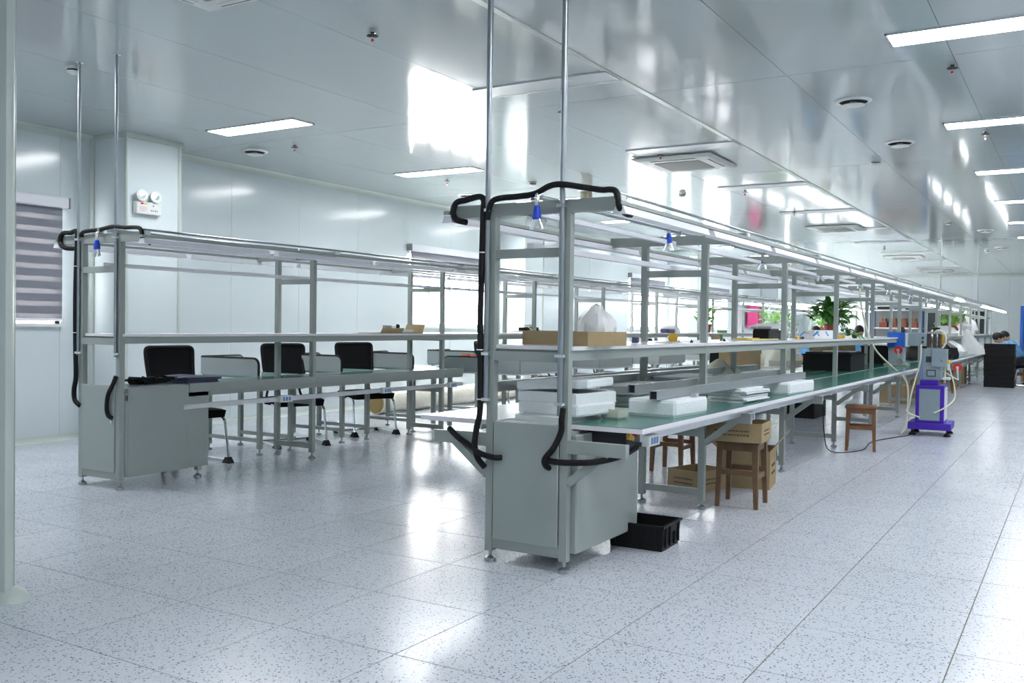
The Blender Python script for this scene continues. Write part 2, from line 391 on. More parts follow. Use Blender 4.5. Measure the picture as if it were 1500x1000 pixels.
# near column at the left edge of the picture
c = MB().bbox(1.75, 2.40, 4.065, 4.9, 0, H, .01).build('column_casing', 'wall')
tag(c, 'nearest pale clad column cut off by the left edge of the picture', 'column')
m = MB()
pr = [(2.33, 4.065)] + [(2.34 + .07 * math.sin(t * PI / 12), 4.075 - .07 * (math.cos(t * PI / 12)) + .01) for t in range(0, 7)] + [(2.41, 4.13), (2.40, 4.13), (2.33, 4.075)]
n = len(pr); m.add([(x_, y_, z_) for z_ in (0, H) for x_, y_ in pr], [(i, (i + 1) % n, n + (i + 1) % n, n + i) for i in range(n)] + [tuple(reversed(range(n))), tuple(range(n, 2 * n))])
m.build('corner_profile', 'trim', c, smooth=True)
MB().bbox(2.345, 2.408, 4.048, 4.066, 0, H, .006).build('edge_strip', mat('green_grey_profile', (.33, .40, .36), .35), c)
MB().lathe([(.001, .0), (.075, .0), (.07, .02), (.05, .045), (.02, .06), (.001, .062)], (2.385, 4.03, 0), 20).build('base_cap', 'trim', c, smooth=True)

# windows
for k, (a, b) in enumerate(wins):
    nm = 'window_%d' % (k + 1)
    fr = MB(); y0, y1 = Y1 - .01, Y1 + .07
    fr.box(a, a + .05, y0, y1, WZ0, WZ1).box(b - .05, b, y0, y1, WZ0, WZ1).box(a, b, y0, y1, WZ0, WZ0 + .05).box(a, b, y0, y1, WZ1 - .05, WZ1)
    w_ = fr.build(nm, 'offwhite'); struct(nm, w_)
    nmull = 4
    for q in range(1, nmull):
        x_ = a + (b - a) * q / nmull
        B(x_ - .025, x_ + .025, y0 + .01, y1 - .01, WZ0 + .05, WZ1 - .05).build('mullion', 'offwhite', w_)
    for q in range(nmull):
        xa = a + (b - a) * q / nmull; xb = a + (b - a) * (q + 1) / nmull
        B(xa + .02, xb - .02, Y1 + .03, Y1 + .036, WZ0 + .04, WZ1 - .04).build('pane', 'glass', w_)
    B(a - .03, b + .03, Y1 - .06, Y1 - .012, WZ0 - .03, WZ0).build('window_sill', 'offwhite', w_)
# roller blinds
def blind(k, a, b, drop, label, sheer=True):
    t = thing('roller_blind', label, 'blind', (0, 0, 0), 0, 'zebra roller blinds on the window wall')
    MB().bbox(a - .04, b + .04, Y1 - .12, Y1 - .02, WZ1 - .02, WZ1 + .09, .012).build('cassette', 'tubeoff', t)
    for e0 in (a - .055, b + .04): B(e0, e0 + .015, Y1 - .12, Y1 - .02, WZ1 - .02, WZ1 + .09).build('end_cap', 'grille', t)
    z = WZ1 - .02; q = 0
    while z - .125 > drop:
        B(a, b, Y1 - .062, Y1 - .058, z - .075, z).build('blind_band', 'band', t)
        B(a, b, Y1 - .0605, Y1 - .0595, z - .125, z - .075).build('sheer_band', 'sheer', t)
        z -= .125
    MB().cyl((a, Y1 - .06, z - .012), (b, Y1 - .06, z - .012), .013, n=8).build('bottom_rail', 'tubeoff', t)
blind(0, wins[0][0] + .05, wins[0][1], 1.15, 'closed grey striped roller blind at the far left of the window wall')
blind(1, wins[1][0] + .02, wins[1][1] - .02, 2.02, 'striped roller blind pulled up above the brightest window')
blind(2, wins[2][0] + .02, wins[2][1] - .02, 2.10, 'striped roller blind drawn up just before the third wall column')
blind(3, wins[3][0] + .02, wins[3][1] - .02, 2.10, 'striped roller blind drawn up just past the third wall column')

# end wall: door and dark panels
def door(name, x, y0, y1, z1, frame, leaf):
    d = MB().box(x - .05, x - .02, y0 - .05, y0, 0, z1 + .05).box(x - .05, x - .02, y1, y1 + .05, 0, z1 + .05).box(x - .05, x - .02, y0, y1, z1, z1 + .05).build(name, frame); struct(name, d)
    B(x - .04, x - .02, y0, y1, 0.0, z1).build('door_leaf', leaf, d)
    MB().cyl((x - .05, y0 + .08, .95), (x - .05, y0 + .08, 1.15), .012, n=8).build('door_handle', 'chrome', d)
    return d
door('door_1', X1, 4.35, 4.62, 2.05, 'trim', 'blackboard')
w6 = B(X1 - .05, X1 - .02, 3.45, 4.22, .75, 2.05).build('window_6', 'blackboard'); struct('window_6', w6)
for y_ in (3.45, 3.83, 4.19): B(X1 - .06, X1 - .03, y_, y_ + .03, .75, 2.05).build('mullion', 'trim', w6)
w7 = B(X1 - .05, X1 - .02, 2.75, 3.2, 1.15, 2.05).build('window_7', 'blackboard'); struct('window_7', w7)
B(X1 - .06, X1 - .03, 2.96, 2.99, 1.15, 2.05).build('mullion', 'trim', w7)

# ------------------------------------------------------------------ ceiling fittings
def troffer(x, y0, lit, label, group):
    t = thing('ceiling_light', label, 'ceiling light', (x, y0 + .6, H), 0, group)
    m = MB(); a, b = .148, .60
    m.box(-a, a, -b, -b + .014, -.012, 0).box(-a, a, b - .014, b, -.012, 0).box(-a, -a + .014, -b, b, -.012, 0).box(a - .014, a, -b, b, -.012, 0)
    m.build('frame', 'alu', t)
    B(-a + .013, a - .013, -b + .013, b - .013, -.009, -.002).build('diffuser', 'lampon' if lit else 'lampoff', t)
for k in range(-3, 10):
    x = 6.63 + 3.03 * k
    n_ = {0: 'nearest', 1: 'second', 2: 'third', 3: 'fourth', 4: 'fifth', 5: 'sixth', 6: 'seventh', 7: 'eighth', 8: 'ninth', 9: 'farthest'}.get(k)
    if n_ is None: n_ = {-1: 'unseen first', -2: 'unseen second', -3: 'unseen third'}[k]
    troffer(x, -.07, k < 6, ('%s lit flat panel light in the right-hand ceiling row' if k < 6 else '%s flat panel light in the right-hand ceiling row, switched off') % n_, 'ceiling panels of the right row')
    if k >= -1: troffer(x - .08 if k < 3 else x, 3.10, False, '%s unlit flat panel light in the middle ceiling row' % n_, 'unlit ceiling panels of the middle row')
    troffer(x, 6.40, k < 7, ('%s lit flat panel light in the ceiling row near the windows' if k < 7 else '%s flat panel light near the windows, switched off') % n_, 'ceiling panels of the window row')
    if k < 4: troffer(x, -3.4, True, '%s lit flat panel light added out of view past the right edge' % n_, 'added ceiling panels out of view at the right')  # unseen row added to balance the room's light
def diffuser(x, y, label):
    t = thing('air_diffuser', label, 'air vent', (x, y, H), 0, 'round ceiling air diffusers')
    MB().lathe([(.15, 0), (.15, -.006), (.13, -.018), (.115, -.018), (.115, 0)], n=24).build('outer_ring', 'offwhite', t, smooth=True)
    MB().lathe([(.116, -.002), (.116, -.014), (.02, -.014)], n=24).build('throat', 'gapdark', t)
    MB().lathe([(.03, -.014), (.03, -.034), (.092, -.038), (.094, -.044), (.05, -.054), (.001, -.056)], n=24).build('cone', 'offwhite', t, smooth=True)
for a in ((8.24, 1.67, 'largest round white air diffuser right of the second suspended rod'), (10.29, 1.62, 'second round white air diffuser on the right ceiling'), (20.0, 1.58, 'small distant round air diffuser left of the right-row lights'), (24.3, 1.58, 'farthest round air diffuser near the right-row lights'), (7.54, 8.02, 'round white air diffuser close to the lit panel above the left bench'), (11.6, 7.86, 'round air diffuser just left of the two suspended tubes over the window wall')): diffuser(*a)
def sprinkler(x, y, label):
    t = thing('sprinkler', label, 'sprinkler', (x, y, H), 0, 'pendent ceiling sprinklers')
    MB().lathe([(.020, 0), (.020, -.004), (.010, -.012), (.009, -.075), (.001, -.075)], n=12).build('stem', 'chrome', t, smooth=True)
    MB().lathe([(.006, -.018), (.032, -.020), (.040, -.026), (.006, -.030)], n=14).build('deflector', 'dark', t)
    MB().cyl((0, 0, -.045), (0, 0, -.062), .0105, n=6).build('bulb', 'red', t)
for x, y, l in ((4.83, 4.05, 'largest sprinkler head at the top left of centre of the ceiling'), (7.5, 7.37, 'sprinkler head beside the round diffuser near the window wall'), (10.24, 7.27, 'sprinkler head left of the tall suspended tubes over the windows'), (7.37, 3.99, 'sprinkler head beside the right suspended tube of the front bench'), (9.74, 4.02, 'sprinkler head under the unlit panel by the air conditioner'), (7.47, .83, 'sprinkler head below the big lit panel at top right'), (10.12, .82, 'second sprinkler head of the right ceiling row'), (12.93, 4.06, 'sprinkler head between the first and second far air conditioners'), (15.55, 4.05, 'sprinkler head left of the middle distance air conditioner'), (18.3, 4.0, 'sprinkler head on the middle distance air conditioner'), (23.4, 3.98, 'farthest sprinkler head in the middle ceiling')): sprinkler(x, y, l)
def detector(x, y, label):
    t = thing('smoke_detector', label, 'smoke detector', (x, y, H), 0, 'round smoke detectors')
    MB().lathe([(.055, 0), (.055, -.018), (.05, -.022)], n=20).build('base_plate', 'offwhite', t, smooth=True)
    MB().lathe([(.046, -.020), (.046, -.034)], n=20).build('sensor_slot', 'gapdark', t)
    MB().lathe([(.05, -.034), (.045, -.045), (.03, -.055), (.001, -.056)], n=20).build('cap', 'offwhite', t, smooth=True)
for x, y, l in ((4.38, 6.62, 'smoke detector above the left bench beside its suspended rods'), (10.93, 6.35, 'smoke detector between the two tall suspended tubes'), (11.28, 2.03, 'smoke detector right of the middle of the ceiling over the long bench'), (18.24, 2.04, 'distant smoke detector over the long bench'), (25.1, 1.95, 'farthest smoke detector over the long bench'), (12.8, 4.94, 'smoke detector right of the beige duct stub')): detector(x, y, l)
def aircon(x, y, label):
    t = thing('air_conditioner', label, 'air conditioner', (x, y, H), 0, 'cassette air conditioners')
    MB().lathe([(.66, -.008), (.665, -.022), (.60, -.044), (.50, -.050), (.001, -.050)], n=4).build('panel', 'offwhite', t, rot=(0, 0, PI / 4))
    MB().box(-.27, .27, -.27, .27, -.056, -.045).build('intake_grille', 'grille', t)
    for k in range(4):
        MB().box(-.26, .26, .335, .375, -.053, -.045).build('louvre', 'gapdark' if k == 9 else 'offwhite', t, rot=(0, 0, k * PI / 2))
        MB().box(-.27, .27, .380, .386, -.0515, -.045).build('outlet_slot', 'gapdark', t, rot=(0, 0, k * PI / 2))
for x, y, l in ((3.5, 4.15, 'white ceiling air conditioner cut off by the top edge'), (10.35, 3.97, 'white ceiling air conditioner nearest the long bench'), (18.4, 4.0, 'second white ceiling air conditioner along the room'), (26.4, 4.0, 'third ceiling air conditioner in the distance'), (33.0, 4.0, 'farthest ceiling air conditioner by the end wall')): aircon(x, y, l)
def duct(x, y, l, label):
    t = thing('duct_stub', label, 'duct', (x, y, H), 0, 'beige exhaust duct stubs')
    MB().cyl((0, 0, 0), (0, 0, -l), .088, n=20).build('pipe', 'beige', t, smooth=True)
    MB().lathe([(.125, 0), (.125, -.012), (.09, -.03), (.09, 0)], n=20).build('flange', 'alu', t, smooth=True)
    MB().cyl((0, 0, -l), (0, 0, -l - .03), .092, n=20).build('rim', 'grille', t, smooth=True)
duct(11.9, 6.03, .24, 'beige round duct stub above the front end of the long bench')
duct(24.3, 6.3, .30, 'distant beige round duct stub hanging over the bench rows')
# dome camera on the second column
t = thing('dome_camera', 'small white dome camera on the wall column behind the suspended tubes', 'camera', (14.27, 8.3, 2.88))
MB().bbox(-.06, .06, -.0, .12, .02, .1, .01).build('bracket', 'offwhite', t)
MB().sphere((0, 0, 0), .07, 16, 10).build('housing', 'offwhite', t, smooth=True)
MB().sphere((-.035, -.035, -.012), .036, 12, 8).build('lens', 'black', t, smooth=True)

# emergency light on the first column
t = thing('emergency_light', 'white twin-head emergency light on the clad column at the left', 'emergency light', (6.40, 8.42, 2.42))
MB().bbox(-.155, .155, -.06, 0, -.065, .065, .008).build('battery_box', 'offwhite', t)
for sx in (-.085, .085):
    hd = MB().lathe([(.001, .0), (.035, .005), (.06, .04), (.062, .06), (.05, .062)], (0, 0, 0), 20).build('lamp_head', 'offwhite', t, smooth=True, loc=(sx, -.02, .12), rot=(PI / 2 - .1, 0, -.2))
    MB().lathe([(.001, .056), (.050, .058), (.050, .060), (.001, .066)], n=20).build('lens', 'zinc', hd, smooth=True)
    MB().cyl((sx, -.02, .06), (sx, -.02, .085), .012, n=8).build('stalk', 'offwhite', t)
MB().box(-.10, -.07, -.0625, -.06, .035, .05).build('indicator', 'red', t)
MB().box(-.06, -.03, -.0625, -.06, .035, .048).build('indicator', 'yellow', t)
m = MB()
for r in range(3):
    x_ = -.11
    while x_ < -.03: l = random.uniform(.006, .018); m.box(x_, x_ + l, -.0615, -.06, .005 - r * .018, .011 - r * .018); x_ += l + .006
m.build('lettering', mat('pink_print', (.75, .25, .35), .6), t)
m = MB()
m.box(.045, .06, -.0615, -.06, .02, .04)
for x_ in (.02, .032, .05, .07, .08, .098): m.box(x_, x_ + .008, -.0615, -.06, -.03, -.012)
m.build('lettering', mat('grey_print', (.3, .32, .45), .6), t)

# suspended galvanised tubes from the ceiling to the bench ends (parts of the benches, built below)
S = 2.027
foot_me = MB().lathe([(.001, 0), (.029, 0), (.031, .010), (.029, .020), (.016, .027), (.009, .032), (.009, .07), (.001, .07)], n=16).mesh('levelling_foot', 'zinc', True)
def long_bench(name, label, x0, yf, W, nb, side_front, side_rear, lit_from, tlen=None):
    t = thing(name, label, 'workbench', (x0, yf, 0), 0)
    w2 = .0215
    post_me = B(-w2, w2, -w2, w2, .06, 1.865).mesh('post', 'grey')
    topb = MB(); topb.box(-.022, .022, -.29, W + .265, 1.82, 1.885); top_me = topb.mesh('top_beam', 'grey'); cap_me = B(-.026, .026, -.300, -.288, 1.815, 1.890).mesh('end_cap', 'offwhite')
    mid_me = B(-.02, .02, w2, W - w2, 1.60, 1.645).mesh('cross_bar', 'grey')
    low_me = B(-.02, .02, w2, W - w2, .095, .14).mesh('low_bar', 'grey')
    mid2_me = B(-.02, .02, w2, W - w2, .50, .55).mesh('middle_bar', 'grey')
    seat_me = B(-.02, .02, w2, W - w2, 1.065, 1.115).mesh('shelf_support', 'grey')
    armf = B(-.02, .02, -.34, -w2, .61, .675).mesh('bracket_arm', 'grey')
    armr = B(-.02, .02, W + w2, W + .36, .61, .675).mesh('bracket_arm', 'grey')
    dgf = MB().bar((0, -.24, .63), (0, -w2, .46), .036, .04).mesh('diagonal_brace', 'grey')
    dgr = MB().bar((0, W + .24, .63), (0, W + w2, .46), .036, .04).mesh('diagonal_brace', 'grey')
    clip = MB().box(-.012, .012, -.015, .015, 1.885, 1.93).mesh('pipe_clip', 'chrome')
    for k in range(nb):
        x = k * S - (0.02 if k else 0)
        for yy in (0, W):
            p = inst('post', post_me, t, (x, yy, 0)); inst('levelling_foot', foot_me, p)
        inst('top_beam', top_me, t, (x, 0, 0)); inst('end_cap', cap_me, t, (x, 0, 0)); inst('cross_bar', mid_me, t, (x, 0, 0)); inst('low_bar', low_me, t, (x, 0, 0))
        if k: inst('middle_bar', mid2_me, t, (x, 0, 0))
        inst('shelf_support', seat_me, t, (x, 0, 0))
        if side_front: inst('bracket_arm', armf, t, (x, 0, 0)); inst('diagonal_brace', dgf, t, (x, 0, 0))
        if side_rear: inst('bracket_arm', armr, t, (x, 0, 0)); inst('diagonal_brace', dgr, t, (x, 0, 0))
        inst('pipe_clip', clip, t, (x, W * .45, 0))
    Ltot = (nb - 1) * S
    # long rails
    B(0, Ltot, -.02, .02, 1.075, 1.125).build('shelf_rail', 'grey', t); B(0, Ltot, W - .02, W + .02, 1.075, 1.125).build('shelf_rail', 'grey', t)
    tl = tlen or Ltot
    B(0.03, tl, -.02, .02, .655, .715).build('table_rail', 'grey', t); B(0.03, tl, W - .02, W + .02, .655, .715).build('table_rail', 'grey', t)
    B(-.06, Ltot + .15, -.316, -.284, 1.840, 1.858).build('lamp_rail', 'grey', t)
    MB().cyl((-.03, -.29, 1.895), (Ltot, -.29, 1.895), .009, n=8).build('conduit', 'zinc', t, smooth=True)
    B(-.06, Ltot + .15, W + .254, W + .286, 1.840, 1.858).build('lamp_rail', 'grey', t)
    B(0, Ltot, W / 2 - .018, W / 2 + .018, 1.82, 1.845).build('tool_rail', 'tubeoff', t)
    B(0, Ltot, W / 2 - .02, W / 2 + .02, 1.645, 1.675).build('tool_rail', 'tubeoff', t)
    MB().cyl((-.05, W * .45, 1.915), (Ltot, W * .45, 1.915), .014, n=10).build('air_pipe', 'steel', t, smooth=True)
    for k in range(nb - 1):
        if name == 'left_workbench' and k in (6,): x_a = k * S + .85
        else: x_a = k * S
        b = B(x_a + .001, (k + 1) * S - .001, -.035, W + .035, 1.127, 1.147).build('shelf_board', ['white', 'edge'], t)
    # tubes on both sides
    fix = MB().add([(0, -.035, 0), (0, .035, 0), (0, .020, .038), (0, -.020, .038), (1.2, -.035, 0), (1.2, .035, 0), (1.2, .020, .038), (1.2, -.020, .038)], [(0, 1, 2, 3), (7, 6, 5, 4), (0, 3, 7, 4), (1, 5, 6, 2), (3, 2, 6, 7), (0, 4, 5, 1)])
    off = fix.mesh('tube_light', 'tubeoff'); on = fix.mesh('tube_light', 'tubeon')
    x = -.05
    while x < Ltot:
        for yy in (-.30, W + .27):
            lit = lit_from(x0 + x, yy)
            inst('tube_light', on if lit else off, t, (x, yy, 1.795))
        x += 1.30
    return t
def strip(parent, x, y, z, n_sock=3, side=-1):
    o = MB().bbox(x - .075, x + .075, y - .022, y + .022, z - .028, z + .028, .004).build('socket_box', 'offwhite', parent)
    for k in range(n_sock):
        B(x - .035 + k * .035 - .012, x - .035 + k * .035 + .012, y + side * .0235, y + side * .020, z - .017, z + .017).build('socket', 'socket', o)
    return o

# --- front (right) bench A
AX, AY, AW = 4.166, 2.207, .443
A = long_bench('long_workbench', 'long grey steel assembly workbench with green tops, the nearer one on the right', AX, AY, AW, 14, True, True, lambda x, y: (17.6 < x < 19.6 or x > 23.5) if y < 0 else x > 22)
LT = 13 * S
for k in range(14):
    a, b = (.09 if k == 0 else k * S - .02), min((k + 1) * S - .02, LT + .35)
    if k == 4: b2 = b
    # front top split round the posts
    m = MB(); m.cur = 0; m.box(a + .0015, b - .0015, -.378, .045, .7215, .7455); m.cur = 1
    m.box(a + .003, b - .0015, -.372, .042, .7455, .7475)
    m.build('worktop', ['edge', 'green'], A)
    m = MB(); a2 = a if k else .0; m.box(a2 + .0015, b - .0015, AW - .03, AW + .47, .7215, .7455); m.cur = 1; m.box(a2 + .006, b - .0015, AW - .024, AW + .465, .7455, .7475)
    m.build('worktop', ['edge', 'white' if k < 3 else 'green'], A)  # near rear bays whitened: window reflection on green put into the colour
    m = MB(); m.box(a + (.65 if k == 0 else 0), b - .0015, .046, AW - .031, .7205, .7445); m.cur = 1; m.box(a + (.65 if k == 0 else 0), b - .0015, .050, AW - .035, .7445, .7465)
    m.build('worktop', ['edge', 'green'], A)
B(.09, LT, .043, .053, .744, .752).build('joint_strip', 'alu', A)
B(.30, LT, -.275, -.235, .655, .715).build('cable_tray', 'alu', A)
B(.30, LT, AW + .26, AW + .30, .655, .715).build('cable_tray', 'alu', A)
strip(A, .42, -.285, .655)
for k in range(1, 13): strip(A, k * S + .15, -.27, .645)
MB().box(.2, .55, -.24, .0, .62, .72).build('junction_box', 'dark', A)
m = MB()
for q, c_ in enumerate(('red', 'yellow', 'red', 'yellow')): pass
MB().cyl((.22, -.26, .69), (.22, -.20, .69), .018, n=8).cyl((.25, -.26, .68), (.25, -.20, .68), .014, n=8).build('cable_gland', 'amber', A)
MB().cyl((.285, -.265, .70), (.285, -.20, .70), .012, n=8).build('indicator_lamp', 'red', A)
# suspended tubes
for nm_, yy in (('t', 0.0), ('t', AW)):
    MB().cyl((-.045, yy + .012, .80 if yy == 0 else .86), (-.045, yy + .012, H), .0155, n=12).build('suspension_tube', 'steel', A, smooth=True)
    MB().lathe([(.03, 0), (.03, -.008), (.016, -.012)], (-.045, yy + .012, H), 12).build('ceiling_flange', 'chrome', A)
    for z_ in (1.85, 1.10, .86):
        MB().box(-.066, -.022, yy - .012, yy + .036, z_ - .008, z_ + .008).build('tube_clamp', 'chrome', A)
for xx in (16.5, 24.5):
    MB().cyl((xx, .22, 1.93), (xx, .22, H), .012, n=8).build('suspension_tube', 'steel', A, smooth=True)

# --- left bench L
LX, LY, LW = 4.353, 6.0, .442
Lb = long_bench('left_workbench', 'long grey steel workbench with a shelf, the farther one along the windows', LX, LY, LW, 14, False, False, lambda x, y: x > 20.5, 4.42)
m = MB()
for k in range(3):
    a, b = max(.6, k * S), min((k + 1) * S, 4.42)
    m = MB(); m.box(a + .0015, b - .0015, -.02, LW + .022, .7205, .7445); m.cur = 1; m.box(a + .002, b - .002, -.016, LW + .020, .7445, .7465)
    m.build('worktop', ['grey', 'greenglare'], Lb)
    B(a + .001, b - .001, -.034, -.0215, .688, .756).build('apron', 'grey', Lb)
B(.55, 4.42, -.03, .0, .555, .595).build('cable_tray', 'alu', Lb)
for x_ in (1.62, 3.02, 4.18): strip(Lb, x_, -.045, .577)
for yy in (0.0, LW):
    MB().cyl((-.035, yy + .012, .98), (-.035, yy + .012, H), .0115, n=12).build('suspension_tube', 'steel', Lb, smooth=True)
    MB().lathe([(.03, 0), (.03, -.008), (.016, -.012)], (-.035, yy + .012, H), 12).build('ceiling_flange', 'chrome', Lb)
    for z_ in (1.85, 1.0): MB().box(-.056, -.018, yy - .012, yy + .034, z_ - .008, z_ + .008).build('tube_clamp', 'chrome', Lb)
leg_me = B(-.02, .02, -.02, .02, .0, .70).mesh('leg', 'grey')

# ------------------------------------------------------------------ end cabinets
def cabinet(label, x, y, wid, tall, inset_y, group):
    t = thing('end_cabinet', label, 'cabinet', (x, y, 0), 0, group)
    MB().bbox(.03, .80, inset_y, wid - inset_y, .095, .70, .006).build('body', 'cab', t)
    MB().bbox(-.028, -.012, .028, wid - .028, .125, tall, .003).build('end_panel', 'cab', t)
    B(-.018, .018, .025, wid - .025, .075, .118).build('bottom_rail', 'grey', t)
    for yy in (inset_y + .03, wid - inset_y - .03):
        p = B(.70, .74, yy - .02, yy + .02, .06, .10).build('leg', 'grey', t); inst('levelling_foot', foot_me, p, (.72, yy, 0))
    return t
cA = cabinet('grey steel end cabinet under the nearer bench, closest to the camera', AX, AY, AW, .745, -.05, 'grey end cabinets')
MB().bbox(.045, .10, AW + .052, AW + .085, .33, .52, .004).build('switch_box', 'offwhite', cA)
MB().box(.05, .06, AW + .085, AW + .10, .36, .42).build('latch', 'chrome', cA)
cL = cabinet('grey steel end cabinet under the left bench by the windows', LX, LY, LW, .765, -.02, 'grey end cabinets')
MB().bbox(.05, .60, -.025, .0, .09, .745, .004).build('side_panel', 'cab', cL)
MB().cyl((-.035, .06, .50), (-.027, .06, .50), .012, n=10).build('lock', 'chrome', cL)
B(.03, .598, .0, LW, .70, .7475).build('cabinet_top', 'cab', cL)
B(.03, .74, .05, AW - .03, .701, .735).build('cabinet_top', 'foam2', cA)

# ------------------------------------------------------------------ black cable sleeves and air fittings
def sleeve(label, pts, r=.0155, nm='cable_sleeve', mt='rubber', cat='cable', group='black sleeved cables', ties=()):
    t = thing(nm, label, cat, (0, 0, 0), 0, group)
    MB().tube(pts, r, 10, 5).build('sleeve', mt, t, smooth=True)
    for p in ties: MB().lathe([(r + .002, -.003), (r + .004, -.003), (r + .004, .003), (r + .002, .003)], p, 12).build('cable_tie', 'offwhite', t)
    return t
ax = AX - .045
sleeve('black cable sleeve looping off the near bench top beam and down its rear post',
       [(ax + .05, 2.83, 1.80), (ax, 2.86, 1.81), (ax, 2.885, 1.85), (ax, 2.865, 1.90), (ax, 2.80, 1.912), (ax, 2.72, 1.925), (ax, 2.69, 1.905), (ax - .01, 2.685, 1.84), (ax - .01, 2.69, 1.6), (ax - .01, 2.695, 1.3), (ax - .01, 2.69, 1.0), (ax - .01, 2.69, .80), (ax - .012, 2.71, .70), (ax - .012, 2.72, .62), (ax - .012, 2.70, .55), (ax + .012, 2.67, .50)],
       .0165, ties=[(ax - .01, 2.688, 1.63), (ax - .01, 2.694, 1.12), (ax - .01, 2.69, .86)])
sleeve('black cable sleeve draped over the near bench top beam to its right end',
       [(ax - .01, 2.66, 1.80), (ax - .01, 2.64, 1.88), (ax + .0, 2.60, 1.908), (ax, 2.48, 1.912), (ax, 2.38, 1.920), (ax - .03, 2.28, 1.948), (ax - .04, 2.2, 1.95), (ax, 2.08, 1.93), (ax, 2.0, 1.915), (ax, 1.965, 1.915), (ax + .0, 1.93, 1.905), (ax - .01, 1.912, 1.86), (ax, 1.905, 1.82), (ax + .05, 1.893, 1.80), (ax + .10, 1.893, 1.80)], .0155)
sleeve('black cable sleeve curving from the near front post into the cabinet panel',
       [(ax, 2.200, .84), (ax - .005, 2.205, .78), (ax, 2.21, .72), (ax - .02, 2.24, .64), (ax - .03, 2.285, .58), (ax - .01, 2.29, .545), (ax + .02, 2.285, .53)], .0155)
sleeve('black cable sleeve running under the near green top to the first socket box',
       [(ax - .02, 2.285, .575), (ax - .03, 2.22, .572), (ax - .035, 2.14, .575), (ax + .0, 2.02, .585), (ax + .1, 1.93, .61), (ax + .25, 1.91, .64)], .0155)
sleeve('black cable sleeve sagging below the rear glare-whitened top of the near bench',
       [(ax + .01, 2.565, .56), (ax - .02, 2.60, .562), (ax - .025, 2.68, .578), (ax, 2.76, .61), (ax + .01, 2.84, .645), (ax + .04, 2.92, .685)], .0155)
lx = LX - .035
sleeve('black cable sleeve looping off the left bench top beam and down its window-side post',
       [(lx + .05, 6.50, 1.79), (lx, 6.60, 1.79), (lx, 6.67, 1.82), (lx, 6.68, 1.87), (lx, 6.64, 1.905), (lx, 6.55, 1.905), (lx, 6.48, 1.915), (lx, 6.47, 1.86), (lx - .005, 6.475, 1.6), (lx - .005, 6.48, 1.3), (lx - .005, 6.475, 1.0), (lx - .005, 6.47, .82), (lx, 6.50, .72), (lx, 6.49, .64), (lx + .01, 6.44, .60)], .018,
       ties=[(lx - .005, 6.474, 1.65), (lx - .005, 6.478, 1.15)])
sleeve('black cable sleeve lying over the left bench top beam towards its aisle end',
       [(lx, 6.42, 1.87), (lx, 6.39, 1.905), (lx, 6.2, 1.915), (lx, 6.05, 1.93), (lx, 5.9, 1.918), (lx, 5.76, 1.91), (lx, 5.72, 1.88), (lx, 5.71, 1.83), (lx + .06, 5.70, 1.80)], .015)
sleeve('short curved black sleeve on the end panel of the left cabinet',
       [(lx, 6.0, .84), (lx - .01, 6.02, .78), (lx - .015, 6.07, .70), (lx - .015, 6.085, .60), (lx - .01, 6.07, .545), (lx + .01, 6.045, .53)], .016)
def yconn(x, y, z, label, elbow=False):
    t = thing('air_connector', label, 'air fitting', (x, y, z), 0, 'blue air connectors under the air pipe')
    MB().lathe([(.012, .035), (.016, .03), (.022, .0), (.024, -.03), (.018, -.035), (.001, -.035)], n=12).build('blue_body', 'blue', t, smooth=True)
    for s_ in (-1, 1):
        MB().cyl((0, s_ * .010, -.03), (0, s_ * .030, -.085), .011, n=10).build('coupling', 'chrome', t, smooth=True)
    MB().tube([(0, 0, .03), (0, 0, .075), (.01, 0, .09), (.04, 0, .095)] if elbow else [(0, 0, .03), (0, 0, .06)], .013, 10, 3).build('elbow', 'chrome', t, smooth=True)
yconn(AX - .075, 2.35, 1.82, 'blue twin air connector on the chrome elbow at the near end of the right bench', True)
MB_ = None
names_ = ['second', 'third', 'fourth', 'fifth', 'sixth', 'seventh', 'eighth', 'ninth']
for k, x_ in enumerate((6.0, 8.2, 10.37, 12.5, 14.6, 16.7, 18.8, 20.9)):
    yconn(x_, 2.406, 1.855, '%s blue air connector along the right bench counted from its near end' % names_[k])
yconn(LX - .07, 6.18, 1.80, 'blue twin air connector on the near end of the left bench', True)

